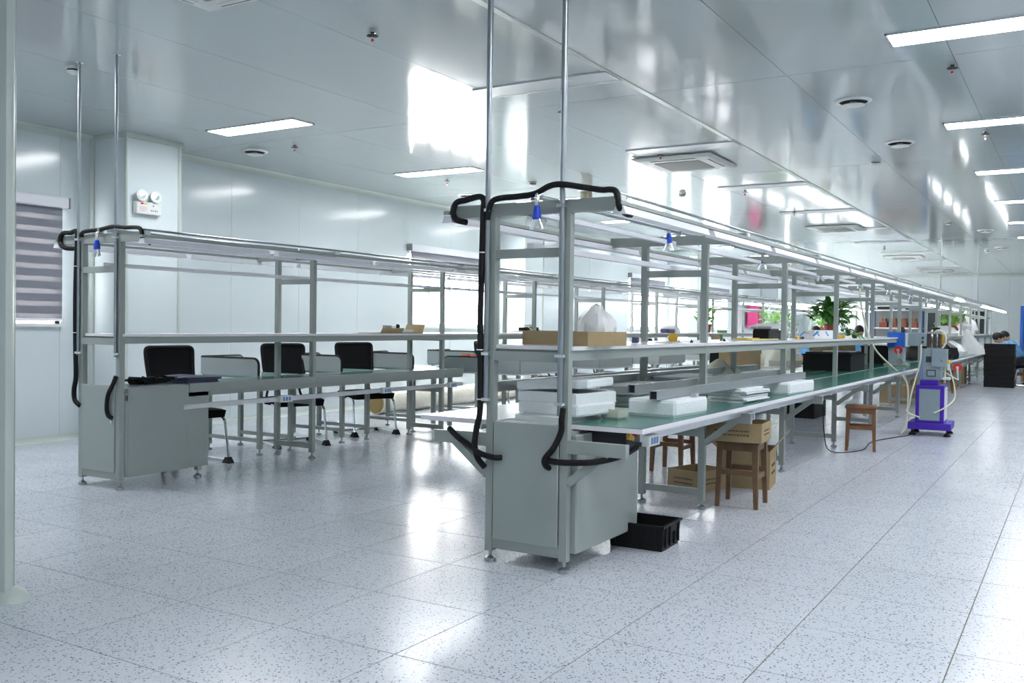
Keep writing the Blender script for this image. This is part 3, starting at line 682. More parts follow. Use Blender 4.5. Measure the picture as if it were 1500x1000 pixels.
# ------------------------------------------------------------------ partitions / side desks
def u_desk(label, x, y, dx, dy, z, group, side):
    t = thing('side_desk', label, 'desk', (x, y, 0), 0, group)
    MB().bbox(0, dx, 0, dy, z - .03, z, .004).build('desktop', 'greenglare' if side > 0 else 'white', t)
    def panel(p, axis, l, rev=False):
        n = 6; r = .06; h = .165; z0 = z - .01; pts = [(0, 0), (l, 0)]
        pts += [(l - r + r * math.cos(a * PI / 2 / n), h - r + r * math.sin(a * PI / 2 / n)) for a in range(n + 1)] + [(0, h)]
        m = MB(); N_ = len(pts)
        def P3(u, v, w_): 
            uu = -u if rev else u
            return (p[0] + (uu if axis == 'x' else w_), p[1] + (w_ if axis == 'x' else uu), z0 + v)
        m.add([P3(u, v, w_) for w_ in (-.012, .012) for u, v in pts], [(i, (i + 1) % N_, N_ + (i + 1) % N_, N_ + i) for i in range(N_)] + [tuple(reversed(range(N_))), tuple(range(N_, 2 * N_))])
        o = m.build('partition', 'part', t)
        MB().tube([P3(u, v, 0) for u, v in [(l, 0.0)] + pts[2:]], .0135, 6, 1).build('edge_trim', 'black', o, smooth=True)
    if side > 0: panel((0, dy + .0), 'y', dy * .98, True); panel((0, dy), 'x', dx * 1.05)
    else: panel((0, 0), 'y', dy, False); panel((0, 0), 'x', dx)
    legs = [(.05, .05), (.05, dy - .05), (dx - .05, .05), (dx - .05, dy - .05)]
    lm_ = B(-.02, .02, -.02, .02, .06, z - .03).mesh('leg', 'grey')
    for a, b in legs:
        p = inst('leg', lm_, t, (a, b, 0)); inst('levelling_foot', foot_me, p)
    for a in (.05, dx - .05): B(a - .017, a + .017, .07, dy - .07, .12, .155).build('low_bar', 'grey', t)
    return t
on_ = ['first', 'second', 'third', 'fourth', 'fifth', 'sixth', 'seventh', 'eighth', 'ninth']
# wall side
proto = None
for k, x_ in enumerate((6.18, 7.32, 8.53, 9.86)):
    lab = '%s small grey-partitioned side desk between the left bench and the window wall' % on_[k]
    u_desk(lab, x_, 6.485, .50, .79, .748, 'partitioned side desks by the windows', 1)
for k, x_ in enumerate((8.93, 10.95, 12.98, 15.0, 17.04, 19.06, 21.1)):
    u_desk('%s grey-partitioned side desk on the aisle side of the left bench' % on_[k], x_, 5.32, 1.02, 1.03, .715, 'partitioned side desks on the aisle', -1)

# ------------------------------------------------------------------ chairs
def rib(m, a, b, r): m.tube([a, b], r, 8, 1)
def make_chair(label, group):
    t = thing('office_chair', label, 'chair', (0, 0, 0), 0, group)          # faces -Y, sitter's back towards +Y
    s = MB()
    prof = []
    for j in range(7):
        for i in range(7):
            u, v = i / 6 - .5, j / 6 - .5
            prof.append((u, v))
    top = [(u * .48, v * .46, .475 + .012 * math.cos(u * 3) - .05 * max(0, -v - .32)) for u, v in prof]
    bot = [(u * .46, v * .44, .405) for u, v in prof]
    n = 7; fs = []
    for j in range(6):
        for i in range(6):
            a = j * n + i; fs.append((a, a + 1, a + n + 1, a + n)); b = 49 + a; fs.append((b, b + n, b + n + 1, b + 1))
    rim = [i for i in range(7)] + [7 * j + 6 for j in range(1, 7)] + [48 - i for i in range(1, 7)] + [7 * (6 - j) for j in range(1, 6)]
    for i in range(len(rim)):
        a, b = rim[i], rim[(i + 1) % len(rim)]; fs.append((a, 49 + a, 49 + b, b))
    s.add(top + bot, fs); s.build('seat', 'cushion', t, smooth=True)
    def back(u, v):   # u -.5..5, v 0..1
        wd = .41 + .055 * v; zz = .57 + .44 * v; yy = .21 + .10 * v - .05 * (1 - 4 * u * u) * -1 * .4 + .02 * math.sin(v * PI)
        return Vector((u * wd, yy, zz))
    N_ = 8
    g_ = [back(i / N_ - .5, j / N_) for j in range(N_ + 1) for i in range(N_ + 1)]
    g2 = [p + Vector((0, .008, 0)) for p in g_]; q = N_ + 1; fs = []
    for j in range(N_):
        for i in range(N_):
            a = j * q + i; fs.append((a, a + 1, a + q + 1, a + q)); b = q * q + a; fs.append((b, b + q, b + q + 1, b + 1))
    MB().add(g_ + g2, fs).build('backrest', 'mesh', t, smooth=True)
    loop = [back(-.5, j / 6) for j in range(6)] + [back(-.49, .95), back(-.44, .995)] + [back(i / 6 - .5, 1.0) for i in range(1, 6)] + [back(.44, .995), back(.49, .95)] + [back(.5, 1 - j / 6) for j in range(1, 7)] + [back(i / 4 - .5, 0) for i in range(3, -1, -1)]
    MB().tube(loop, .017, 8, 2).build('back_frame', 'black', t, smooth=True)
    for sx in (-1, 1):
        MB().tube([(sx * .15, .26, .70), (sx * .17, .28, .55), (sx * .2, .24, .44), (sx * .2, .1, .41)], .013, 8, 3).build('back_support', 'black', t, smooth=True)
        MB().tube([(sx * .235, .10, .42), (sx * .245, .16, .34), (sx * .25, .17, .14), (sx * .25, .14, .03), (sx * .25, .05, .022), (sx * .25, -.28, .022)], .0125, 8, 4).build('leg', 'chrome', t, smooth=True) if False else None
        MB().tube([(sx * .21, .12, .41), (sx * .235, -.10, .41), (sx * .25, -.18, .38), (sx * .255, -.20, .28), (sx * .26, -.24, .05), (sx * .26, -.22, .022), (sx * .26, .22, .022)], .0125, 8, 4).build('leg', 'chrome', t, smooth=True)
        MB().add([(sx * .26 - .03, -.29, 0), (sx * .26 + .03, -.29, 0), (sx * .26 + .03, -.18, 0), (sx * .26 - .03, -.18, 0), (sx * .26 - .018, -.26, .055), (sx * .26 + .018, -.26, .055), (sx * .26 + .018, -.21, .05), (sx * .26 - .018, -.21, .05)], [(3, 2, 1, 0), (4, 5, 6, 7), (0, 1, 5, 4), (1, 2, 6, 5), (2, 3, 7, 6), (3, 0, 4, 7)]).build('rubber_foot', 'black', t)
        MB().bbox(sx * .26 - .02, sx * .26 + .02, .19, .25, 0, .035, .004).build('rubber_foot', 'black', t)
    MB().tube([(-.26, .235, .022), (.26, .235, .022)], .0125, 8, 1).build('rear_rail', 'chrome', t, smooth=True)
    return t
ch = make_chair('black mesh-back chair nearest the left cabinet, behind the purple folders', 'black mesh-back office chairs')
ch.location = (5.52, 6.68, 0); ch.rotation_euler = (0, 0, math.radians(-9))
dup(ch, 'second black mesh-back chair, its back partly behind a left bench post', (7.0, 6.86, 0), math.radians(-24))
dup(ch, 'third black mesh-back chair behind the left bench, left of the bright window', (8.17, 6.89, 0), math.radians(-22))
for k, (x_, y_, a) in enumerate(((10.85, 6.75, 10), (12.35, 6.75, -12), (14.4, 6.75, 8), (16.5, 6.75, -5))):
    dup(ch, '%s dark chair on the window side behind the aisle side desks' % on_[k], (x_, y_, 0), math.radians(a))
dup(ch, 'black chair with chrome legs at the right edge behind the seated workers', (24.4, .95, 0), math.radians(160))

# ------------------------------------------------------------------ stools
def make_stool(label, x, y, rz, h=.47, mt='wood', top='wood', group='wooden square stools'):
    t = thing('wooden_stool', label, 'stool', (x, y, 0), rz, group)
    s_ = .155
    MB().bbox(-s_ - .015, s_ + .015, -s_ + .0, s_ - .0, h - .022, h, .006).build('seat', top, t)
    def taper(p0, p1, a, b):
        m = MB(); v = []
        for p, r in ((p0, a), (p1, b)): v += [(p[0] + i * r, p[1] + j * r, p[2]) for i, j in ((-1, -1), (1, -1), (1, 1), (-1, 1))]
        return m.add(v, [(3, 2, 1, 0), (4, 5, 6, 7), (0, 1, 5, 4), (1, 2, 6, 5), (2, 3, 7, 6), (3, 0, 4, 7)])
    for i in (-1, 1):
        for j in (-1, 1):
            taper((i * (s_ - .005), j * (s_ - .02), 0), (i * (s_ - .022), j * (s_ - .035), h - .022), .014, .022).build('leg', mt, t)
        MB().box(-s_ + .03, s_ - .03, i * (s_ - .035) - .009, i * (s_ - .035) + .009, h - .075, h - .022).build('apron', mt, t)
        MB().box(i * (s_ - .022) - .009, i * (s_ - .022) + .009, -s_ + .04, s_ - .04, h - .075, h - .022).build('apron', mt, t)
        MB().box(-s_ + .03, s_ - .03, i * (s_ - .028) - .008, i * (s_ - .028) + .008, h * .42, h * .42 + .035).build('stretcher', mt, t)
        MB().box(i * (s_ - .014) - .008, i * (s_ - .014) + .008, -s_ + .035, s_ - .035, h * .48, h * .48 + .035).build('stretcher', mt, t)
    return t
make_stool('worn brown wooden stool at the front bench with an open carton on it', 6.51, 2.03, math.radians(4), .47, 'wood2', 'wooddark')
make_stool('brown wooden stool standing alone in the aisle before the purple machine', 10.2, 1.93, math.radians(10), .46)
make_stool('orange-brown wooden stool under the rear of the front bench', 7.70, 3.02, math.radians(0), .47)
make_stool('dark red-brown wooden stool under the far green top beyond the machine', 20.6, 2.3, .1, .47)
# ------------------------------------------------------------------ cartons
def carton(label, x, y, z, lx_, ly_, h, rz=0, flaps=True, nm='cardboard_box', group='cardboard boxes', open_=True, marks=True, tilt=.5):
    t = thing(nm, label, 'box', (x, y, z), rz, group)
    a, b, th = lx_ / 2, ly_ / 2, .006
    m = MB().box(-a, a, -b, b, 0, th).box(-a, a, -b, -b + th, th, h).box(-a, a, b - th, b, th, h).box(-a, -a + th, -b + th, b - th, th, h).box(a - th, a, -b + th, b - th, th, h)
    if not open_: m.box(-a, a, -b, b, h, h + th)
    m.build('body', 'carton', t)
    if flaps and open_:
        for (px, py, l, wd, ang, ax_) in ((0, -b, lx_, ly_ * .45, tilt, 'y-'), (0, b, lx_, ly_ * .45, tilt + .2, 'y+'), (a, 0, ly_, ly_ * .3, -tilt, 'x+')):
            m = MB()
            dz, dr = math.sin(-ang) * wd, math.cos(ang) * wd
            if ax_ == 'y-': v = [(-l / 2, py, h), (l / 2, py, h), (l / 2, py - dr, h + dz), (-l / 2, py - dr, h + dz)]
            elif ax_ == 'y+': v = [(-l / 2, py, h), (l / 2, py, h), (l / 2, py + dr, h + dz), (-l / 2, py + dr, h + dz)]
            else: v = [(px, -l / 2, h), (px, l / 2, h), (px + dr, l / 2, h + dz), (px + dr, -l / 2, h + dz)]
            m.add(v + [(p[0], p[1], p[2] + .005) for p in v], [(0, 1, 2, 3), (7, 6, 5, 4), (0, 4, 5, 1), (1, 5, 6, 2), (2, 6, 7, 3), (3, 7, 4, 0)])
            m.build('flap', 'carton', t)
    if marks:
        m = MB()
        for r in range(2):
            x_ = -a * .5
            while x_ < a * .55: l = random.uniform(.008, .02); m.box(x_, x_ + l, -b - .001, -b, h * (.55 - .2 * r), h * (.62 - .2 * r)); x_ += l + .007
        for r in range(2):
            x_ = -b * .6
            while x_ < b * .5: l = random.uniform(.008, .02); m.box(-a - .001, -a, x_, x_ + l, h * (.55 - .22 * r), h * (.63 - .22 * r)); x_ += l + .006
        m.build('print', 'cartond', t)
    return t
carton('crumpled open carton resting on the near wooden stool', 6.42, 2.05, .471, .36, .42, .13, math.radians(6), flaps=False)
t = carton('cardboard box on the floor behind the near stool, its flap raised', 7.35, 2.25, 0.0, .38, .40, .30, .15, flaps=True, tilt=-.9)
carton('low cardboard box on the floor beside the near stool cartons', 6.95, 2.52, 0.0, .36, .30, .16, -.3, flaps=False)
# on shelf A
SZ = 1.1475
carton('shallow open cardboard tray on the near end of the right bench shelf', 4.53, 2.36, SZ, .30, .50, .075, math.radians(-17), flaps=False, marks=False)
# plastic bag
def blob(nm, label, x, y, z, prof, mt, cat, seed=1, rz=0, sx=1, sy=1, group=None, wr=.12):
    rnd = random.Random(seed); m = MB(); n = 22; vs_ = []
    ph = [rnd.uniform(0, 6) for _ in range(8)]
    for k, (r, h_) in enumerate(prof):
        for i in range(n):
            a = 2 * PI * i / n
            q = 1 + wr * math.sin(3 * a + ph[0] + k * .5) + wr * .7 * math.sin(5 * a + ph[1] - k * .7) + wr * .5 * math.sin(9 * a + ph[2] + k) + rnd.uniform(-wr, wr) * .3
            vs_.append((r * q * math.cos(a) * sx, r * q * math.sin(a) * sy, h_ * (1 + rnd.uniform(-.03, .03) if k else 1)))
    fs = []
    for k in range(len(prof) - 1):
        for i in range(n):
            j = (i + 1) % n; fs.append((k * n + i, k * n + j, (k + 1) * n + j, (k + 1) * n + i))
    fs += [tuple(reversed(range(n))), tuple(range((len(prof) - 1) * n, len(prof) * n))]
    m.add(vs_, fs); o = m.build(nm, mt, None, smooth=True, loc=(x, y, z), rot=(0, 0, rz)); return tag(o, label, cat, group)
blob('plastic_bag', 'translucent white plastic bag bulging out of the cardboard tray', 4.60, 2.26, SZ + .008, [(.09, 0), (.115, .03), (.118, .08), (.105, .125), (.08, .16), (.045, .185), (.028, .205), (.004, .215)], 'bag', 'bag', 3, sy=.95)
tag(MB().sphere((0, 0, 0), .05, 12, 8, (1, 1, .5)).build('parcel', mat('pale_blue_parcel', (.35, .42, .75), .5), None, True, (4.60, 2.23, SZ + .04)), 'pale blue parcel showing through the plastic bag', 'parcel')
t = thing('tape_dispenser', 'small dark blue and white gadget right of the cardboard tray', 'dispenser', (4.92, 2.16, SZ))
MB().bbox(-.03, .03, -.02, .02, 0, .012, .003).build('base', 'paper', t); MB().bbox(-.026, .0, -.018, .018, .012, .045, .003).build('body', 'navy', t); MB().cyl((.012, -.018, .028), (.012, .018, .028), .014, n=10).build('spool', 'offwhite', t)
# yellow round tape roll standing
t = thing('tape_roll', 'amber tape roll standing on edge on the right bench shelf', 'tape', (5.98, 2.36, SZ + .032), math.radians(35))
MB().lathe([(.014, -.018), (.032, -.018), (.032, .018), (.014, .018)], n=24, axis='x').build('tape', 'amber', t, smooth=True)
MB().lathe([(.001, -.016), (.014, -.016), (.014, .016), (.001, .016)], n=20, axis='x').build('core', 'amber', t)
t = thing('plastic_film', 'flat clear plastic film lying near the amber tape roll', 'film', (5.75, 2.30, SZ), .2)
MB().box(-.20, .20, -.06, .06, 0, .004).box(-.14, .16, -.05, .04, .004, .009).build('sheet', 'clear', t)
for k, (x_, y_, c_, l_) in enumerate(((6.05, 2.25, 'dark', 'small dark screw left of the second right bench post'), (6.15, 2.38, 'alu', 'small grey clip on the shelf by the second right bench post'), (7.0, 2.34, 'dark', 'small dark button on the shelf past the second post'))):
    tag(MB().cyl((0, 0, 0), (0, 0, .012), .011, n=8).lathe([(.004, .012), (.004, .02), (.001, .021)], n=6).build('screw', c_, None, True, (x_, y_, SZ)), l_, 'screw', 'small screws on the shelf')
t = thing('clamp_set', 'small green and blue clamp on the right bench shelf', 'clamp', (7.10, 2.40, SZ), .3)
MB().tube([(-.03, 0, .005), (-.04, 0, .03), (-.02, 0, .045)], .007, 8, 3).build('hook', 'leaf', t); MB().cyl((.03, 0, 0), (.03, 0, .05), .012, n=10).build('blue_stub', 'navy', t); MB().box(-.03, .03, -.008, .008, 0, .008).build('base', 'grille', t)
t = thing('cloth', 'yellow folded cloth spread on the right bench shelf', 'cloth', (8.1, 2.4, SZ), 0)
MB().bbox(-.45, .35, -.08, .1, 0, .012, .004).build('fabric', mat('pale_yellow_cloth', (.7, .68, .30), .8), t); MB().bbox(-.45, -.1, -.04, .06, .012, .02, .003).build('fold', 'yellow', t)
t = thing('long_black_box', 'long low black box on the right bench shelf', 'box', (8.75, 2.47, SZ), math.radians(6))
MB().bbox(-.55, .45, -.07, .07, 0, .085, .006).build('body', 'black', t); MB().bbox(-.50, -.05, -.075, .075, .085, .10, .004).build('lid', 'dark', t)
blob('paper_heap', 'crumpled white papers lying on the long black box', 8.75, 2.50, SZ + .1, [(.16, 0), (.17, .02), (.1, .045), (.03, .05)], 'paper', 'paper', 5, sx=1.6, wr=.15)
for k, (x_, c_) in enumerate(((9.15, 'yellow'), (9.3, 'dark'))):
    t = thing('hand_tool', ['yellow and black hand tool on the shelf before the third post', 'dark stubby tool on the shelf before the third post'][k], 'tool', (x_, 2.33, SZ), .5 * k)
    MB().cyl((-.05, 0, .015), (.02, 0, .015), .014, n=8).build('handle', c_, t); MB().cyl((.02, 0, .015), (.07, 0, .015), .006, n=8).build('shaft', 'chrome', t)
t = thing('product_box', 'white box with pale blue stripes on the right bench shelf', 'box', (10.0, 2.36, SZ), math.radians(-22))
MB().bbox(-.16, .16, -.10, .10, 0, .09, .004).build('body', 'paper', t)
m = MB()
for s0 in (-.1, .06): m.add([(-.161, s0 - .0, .03), (-.161, s0 + .03, .03), (-.161, s0 - .03, .08), (-.161, s0 - .06, .08)], [(0, 1, 2, 3)]); m.add([(s0, -.101, .03), (s0 + .03, -.101, .03), (s0 - .02, -.101, .08), (s0 - .05, -.101, .08)], [(0, 1, 2, 3)])
m.build('stripe', mat('sky_blue_print', (.15, .42, .85), .5), t)
m = MB()
for q in range(5): m.box(-.161, -.1605, -.03 + q * .014, -.021 + q * .014, .055, .067)
m.build('lettering', 'grille', t)
tag(MB().tube([(-.14, 0, .018), (0, .03, .018), (.16, 0, .018), (.3, .05, .018)], .02, 8, 3).build('yellow_strap', 'yellow', None, True, (11.0, 2.32, SZ)), 'yellow strap curled beside the large plant pot', 'strap')

# ------------------------------------------------------------------ plants
leaf_cache = {}
def leaf_mesh(key):
    if key in leaf_cache: return leaf_cache[key]
    m = MB(); n = 6; L_, W_ = .17, .035; v = []
    for i in range(n + 1):
        s_ = i / n; wd = W_ * math.sin(PI * (s_ ** .8)) + .002; x_ = L_ * s_; z_ = .25 * L_ * s_ - .55 * L_ * s_ * s_
        v += [(x_, -wd, z_ + .008), (x_, 0, z_), (x_, wd, z_ + .008)]
    f = []
    for i in range(n):
        a = 3 * i; f += [(a, a + 3, a + 4, a + 1), (a + 1, a + 4, a + 5, a + 2)]
    m.add(v, f); leaf_cache[key] = m.mesh('leaf', key, True); return leaf_cache[key]
def plant(label, x, y, z, s_, n, key='leaf', pot=(.085, .13), seed=0, spread=1.0, vines=0, potmat='pot'):
    rnd = random.Random(seed); t = thing('potted_plant', label, 'plant', (x, y, z), 0, 'potted leafy plants')
    r, h = pot
    p = MB().lathe([(.001, 0), (r * .72, 0), (r * .95, h * .9), (r * 1.05, h * .9), (r * 1.05, h), (r * .9, h), (r * .85, h * .92), (.001, h * .92)], n=20).build('pot', potmat, t, smooth=True)
    MB().lathe([(r * .84, h * .90), (r * .5, h * .94), (.001, h * .95)], n=14).build('soil', 'soil', t)
    stems = MB(); lm_ = leaf_mesh(key)
    for i in range(n):
        a = rnd.uniform(0, 2 * PI); el = rnd.uniform(-.15, 1.45) if i % 3 == 0 else rnd.uniform(.35, 1.5); rr = rnd.uniform(.3, 1) * s_ * spread
        tip = Vector((math.cos(a) * math.cos(el) * rr, math.sin(a) * math.cos(el) * rr, h + .04 + math.sin(el) * rr * .85))
        stems.tube([(0.02 * math.cos(a), .02 * math.sin(a), h * .92), tuple(tip * .55 + Vector((0, 0, h * .5 + .04))), tuple(tip)], .003, 4, 2)
        o = inst('leaf', lm_, t, tip, (rnd.uniform(-.5, .5), rnd.uniform(-1.1, .5), a + rnd.uniform(-.6, .6)))
        k = s_ / .26 * rnd.uniform(.45, .85); o.scale = (k, k * 1.1, k)
    for i in range(vines):
        a = rnd.uniform(-1.2, .3); q = [(.03 * math.cos(a), .03 * math.sin(a), h), (r * 1.3 * math.cos(a), r * 1.3 * math.sin(a), h + .03), (r * 2.4 * math.cos(a), r * 2.4 * math.sin(a), h * .6), (r * 3.4 * math.cos(a), r * 3.4 * math.sin(a), h * .25)]
        stems.tube(q, .003, 4, 3)
        for u in q[1:]:
            for d_ in (-.5, .6):
                o = inst('leaf', lm_, t, u, (rnd.uniform(-.6, .6), rnd.uniform(-.3, .6), a + d_)); o.scale = (.6, .7, .6)
    stems.build('stems', key, t)
    return t
plant('large dark green leafy plant in a red-brown pot on the right bench shelf', 11.05, 2.44, SZ, .27, 150, 'leaf', (.085, .165), 3, 1.0, 5)
plant('small green plant in a terracotta pot on the left bench shelf, seen between front posts', 17.45, 6.2, SZ, .30, 46, 'leafl', (.11, .17), 4)
plant('pale green plant on the left bench shelf under the pink clothes', 22.2, 6.2, SZ, .38, 40, 'leafl', (.10, .16), 5)
plant('yellow-green plant farther along behind the large dark plant', 25.6, 5.9, SZ, .34, 40, 'leafl', (.10, .15), 6)
plant('bright green bushy plant on the far shelf beyond the grey press', 22.9, 2.42, SZ, .36, 60, 'leafl', (.14, .22), 7)
plant('small dark plant hanging between the fourth and fifth posts', 24.2, 6.25, SZ + .0, .2, 22, 'leaf', (.08, .1), 8)

# ------------------------------------------------------------------ polystyrene and profiles on bench A
TZ = .7477
def block(label, x, y, z, a, b, h, rz=0, nm='foam_block', mt='foam', group='white foam packing blocks', r=.01, rx=0):
    o = MB().bbox(-a / 2, a / 2, -b / 2, b / 2, 0, h, r).build(nm, mt, None, loc=(x, y, z), rot=(rx, 0, rz)); return tag(o, label, 'foam', group)
block('low white foam slab at the bottom of the stack on the near cabinet', 4.52, 2.39, TZ + .03, .36, .40, .062, math.radians(-8))
t = thing('foam_tray', 'white foam tray with a dark recess in the middle of the near stack', 'foam', (4.54, 2.40, TZ + .093), math.radians(-10), 'white foam packing blocks')
m = MB(); a, b, h = .18, .20, .055
m.box(-a, a, -b, b, 0, .015).box(-a, a, -b, -b + .03, .015, h).box(-a, a, b - .03, b, .015, h).box(-a, -a + .03, -b + .03, b - .03, .015, h).box(a - .03, a, -b + .03, b - .03, .015, h).build('tray', 'foam', t)
tag(t, None, None)
block('tilted white foam lid on top of the near foam stack', 4.56, 2.42, TZ + .165, .36, .43, .045, math.radians(4), rx=math.radians(-3))
def sheets(label, x, y, z, a, b, n_, th, rz, seed, jit=.02, mt='foam2', group='stacks of thin foam sheets'):
    rnd = random.Random(seed); t = thing('foam_sheet_stack', label, 'foam', (x, y, z), rz, group)
    for k in range(n_):
        dx, dy = rnd.uniform(-jit, jit), rnd.uniform(-jit, jit)
        m = MB(); N_ = 8; v = []; q = rnd.uniform(-.004, .004)
        MB().bbox(-a / 2 + dx, a / 2 + dx, -b / 2 + dy, b / 2 + dy, k * th, k * th + th * .86, th * .25).build('sheet', mt, t, rot=(0, 0, rnd.uniform(-.04, .04)))
    return t
sheets('stack of thin grey-white foam sheets behind the near foam trays', 4.95, 2.52, TZ, .40, .26, 9, .014, .1, 1)
sheets('stack of grey foam sheets between the first two bench posts', 5.75, 2.52, TZ, .62, .26, 9, .014, .05, 2, .012)
sheets('loose stack of bright white foam sheets under the metal profiles', 6.36, 2.03, TZ, .42, .26, 8, .012, -.1, 3, .03, 'foam')
sheets('bubbly grey foam sheets behind the metal profiles by the second post', 6.75, 2.62, TZ, .60, .30, 8, .018, .1, 4, .03)
block('long white foam block on the near green top under the metal profiles', 5.12, 2.04, TZ, .46, .30, .095, math.radians(-3), r=.016)
block('second white foam block farther along the green top', 7.45, 1.98, TZ, .60, .26, .09, math.radians(-4), r=.014)
block('small foam block between the foam blocks and the second post', 6.9, 2.45, TZ, .3, .12, .05, .1)
t = thing('plastic_tub', 'small clear plastic tub on the near green top beside the long foam block', 'tub', (4.66, 2.17, TZ), math.radians(-5))
m = MB(); m.lathe([(.06, 0), (.075, .01), (.085, .052), (.09, .055), (.082, .055), (.07, .012), (.001, .01)], n=4).build('tub', 'clear', t, rot=(0, 0, PI / 4))
blob_ = MB().sphere((0, 0, .022), .045, 10, 6, (1, .9, .4)).build('contents', mat('olive_contents', (.35, .33, .16), .7), t, True)
t = thing('foam_slab', 'grey foam sheet lying on the near cabinet top', 'foam', (4.50, 2.41, .736), 0, 'stacks of thin foam sheets')
MB().bbox(-.33, .36, -.15, .17, 0, .012, .003).build('sheet', 'foam2', t); MB().bbox(-.25, .3, -.14, .15, .012, .040, .003).build('sheet', 'foam2', t)
def profile(label, p0, p1, w_, h_):
    t = thing('metal_profile', label, 'profile', p0, 0, 'long aluminium profiles')
    d = Vector(p1) - Vector(p0); L_ = d.length; t.rotation_euler = (0, -math.asin(d.z / L_), math.atan2(d.y, d.x))
    a, b, th = w_ / 2, h_ / 2, .003
    MB().box(0, L_, -a, a, -b, -b + th).box(0, L_, -a, a, b - th, b).box(0, L_, -a, -a + th, -b + th, b - th).box(0, L_, a - th, a, -b + th, b - th).build('tube', 'prof', t)
    B(.02, L_ - .02, -a + th, a - th, -b + th, b - th).build('shade_core', 'dark', t)  # dark solid core stands in for the shade inside the tube
    return t
profile('front long aluminium profile laid across the white foam blocks', (4.82, 2.01, .872), (7.85, 1.95, .868), .045, .05)
profile('second long aluminium profile lying behind the front one', (5.12, 2.275, .88), (8.4, 2.26, .862), .045, .05)
profile('third aluminium profile resting near the shelf posts', (4.85, 2.72, .90), (9.1, 2.72, .865), .05, .055)
profile('long aluminium profile on the rear top of the front bench', (4.55, 2.93, .89), (8.0, 2.90, .885), .05, .06)
block('white foam block carrying the rear aluminium profiles', 5.2, 2.84, TZ, .3, .2, .105)
block('white foam block under the far ends of the rear profiles', 7.7, 2.82, TZ, .3, .2, .105)
tag(MB().bbox(-.02, .02, -.02, .02, 0, .018, .003).build('metal_clip', 'alu', None, loc=(5.25, 1.93, TZ + .098)), 'small metal clip on the long white foam block', 'clip')
blob('canvas_bag', 'cream cloth bundle peaking behind the metal profiles', 8.2, 2.78, TZ, [(.20, 0), (.21, .06), (.16, .12), (.09, .17), (.03, .215), (.01, .22)], mat('cream_cloth', (.62, .60, .48), .9), 'cloth', 9)
t = thing('black_crate', 'black plastic crate on the green top behind the fourth post', 'crate', (12.0, 2.60, TZ), 0, 'black plastic crates')
def crate_body(m, a, b, h, lip=.012, th=.006, z=0):
    m.box(-a, a, -b, b, z, z + th).box(-a, a, -b, -b + th, z + th, z + h).box(-a, a, b - th, b, z + th, z + h).box(-a, -a + th, -b + th, b - th, z + th, z + h).box(a - th, a, -b + th, b - th, z + th, z + h)
    for s_ in (-1, 1): m.box(-a - lip, a + lip, s_ * b - lip * (s_ < 0), s_ * b + lip * (s_ > 0), z + h - .018, z + h); m.box(s_ * a - lip * (s_ < 0), s_ * a + lip * (s_ > 0), -b, b, z + h - .018, z + h)
    return m
crate_body(MB(), .42, .28, .20).build('body', 'black', t)
MB().bbox(-.40, .42, -.26, .26, .2, .225, .006).build('lid', 'dark', t)
MB().bbox(-.2, .1, -.24, .1, .225, .235, .002).build('paper', 'paper', t)
carton('wide cardboard box on the rear top behind the black crate', 13.2, 2.88, TZ, .95, .40, .34, 0, open_=False, marks=False)
# blue fixture on bench
t = thing('test_fixture', 'grey and blue upright test fixture on the green top by the machine', 'fixture', (14.1, 2.2, TZ), 0)
MB().bbox(-.17, .17, -.15, .15, 0, .03, .006).build('base', 'grey', t); MB().bbox(-.11, .11, -.10, .10, .03, .26, .006).build('column', 'mach', t)
MB().bbox(-.13, .13, -.115, .115, .26, .47, .006).build('head', 'bluepanel', t); MB().bbox(-.10, .12, -.15, -.116, .27, .46, .004).build('side_plate', 'offwhite', t)
for z_ in (.1, .2, .3): MB().cyl((.02, -.1, z_), (.02, -.11, z_), .012, n=8).build('screw', 'chrome', t)

# black crate on floor
t = thing('black_crate', 'black plastic crate on the floor beside the near cabinet', 'crate', (4.99, 2.12, 0), math.radians(2), 'black plastic crates')
m = MB(); a, b, h = .145, .165, .145; th = .006
v = []
for z_, k_ in ((0, .93), (.03, .95), (h, 1.0)): v += [(-a * k_, -b * k_, z_), (a * k_, -b * k_, z_), (a * k_, b * k_, z_), (-a * k_, b * k_, z_)]
for z_, k_ in ((h, .95), (.012, .88)): v += [(-a * k_, -b * k_, z_), (a * k_, -b * k_, z_), (a * k_, b * k_, z_), (-a * k_, b * k_, z_)]
f = [(3, 2, 1, 0), (16, 17, 18, 19)]
for k_ in range(4):
    for i in range(4): j = (i + 1) % 4; f.append((k_ * 4 + i, k_ * 4 + j, k_ * 4 + 4 + j, k_ * 4 + 4 + i))
m.add(v, f); m.build('body', 'black', t)
m = MB().box(-a - .008, a + .008, -b - .008, -b + .004, h - .012, h).box(-a - .008, a + .008, b - .004, b + .008, h - .012, h).box(-a - .008, -a + .004, -b, b, h - .012, h).box(a - .004, a + .008, -b, b, h - .012, h); m.build('rim', 'black', t)
for k_ in range(4):
    u = -a + .04 + k_ * (2 * a - .08) / 3
    MB().box(u - .004, u + .004, -b - .006, -b + .006, .02, h - .012).build('rib', 'black', t)
    u = -b + .04 + k_ * (2 * b - .08) / 3
    MB().box(-a - .006, -a + .006, u - .004, u + .004, .02, h - .012).build('rib', 'black', t)
MB().box(-.045, .045, -b - .008, -b + .002, h - .05, h - .014).build('grip', 'black', t)

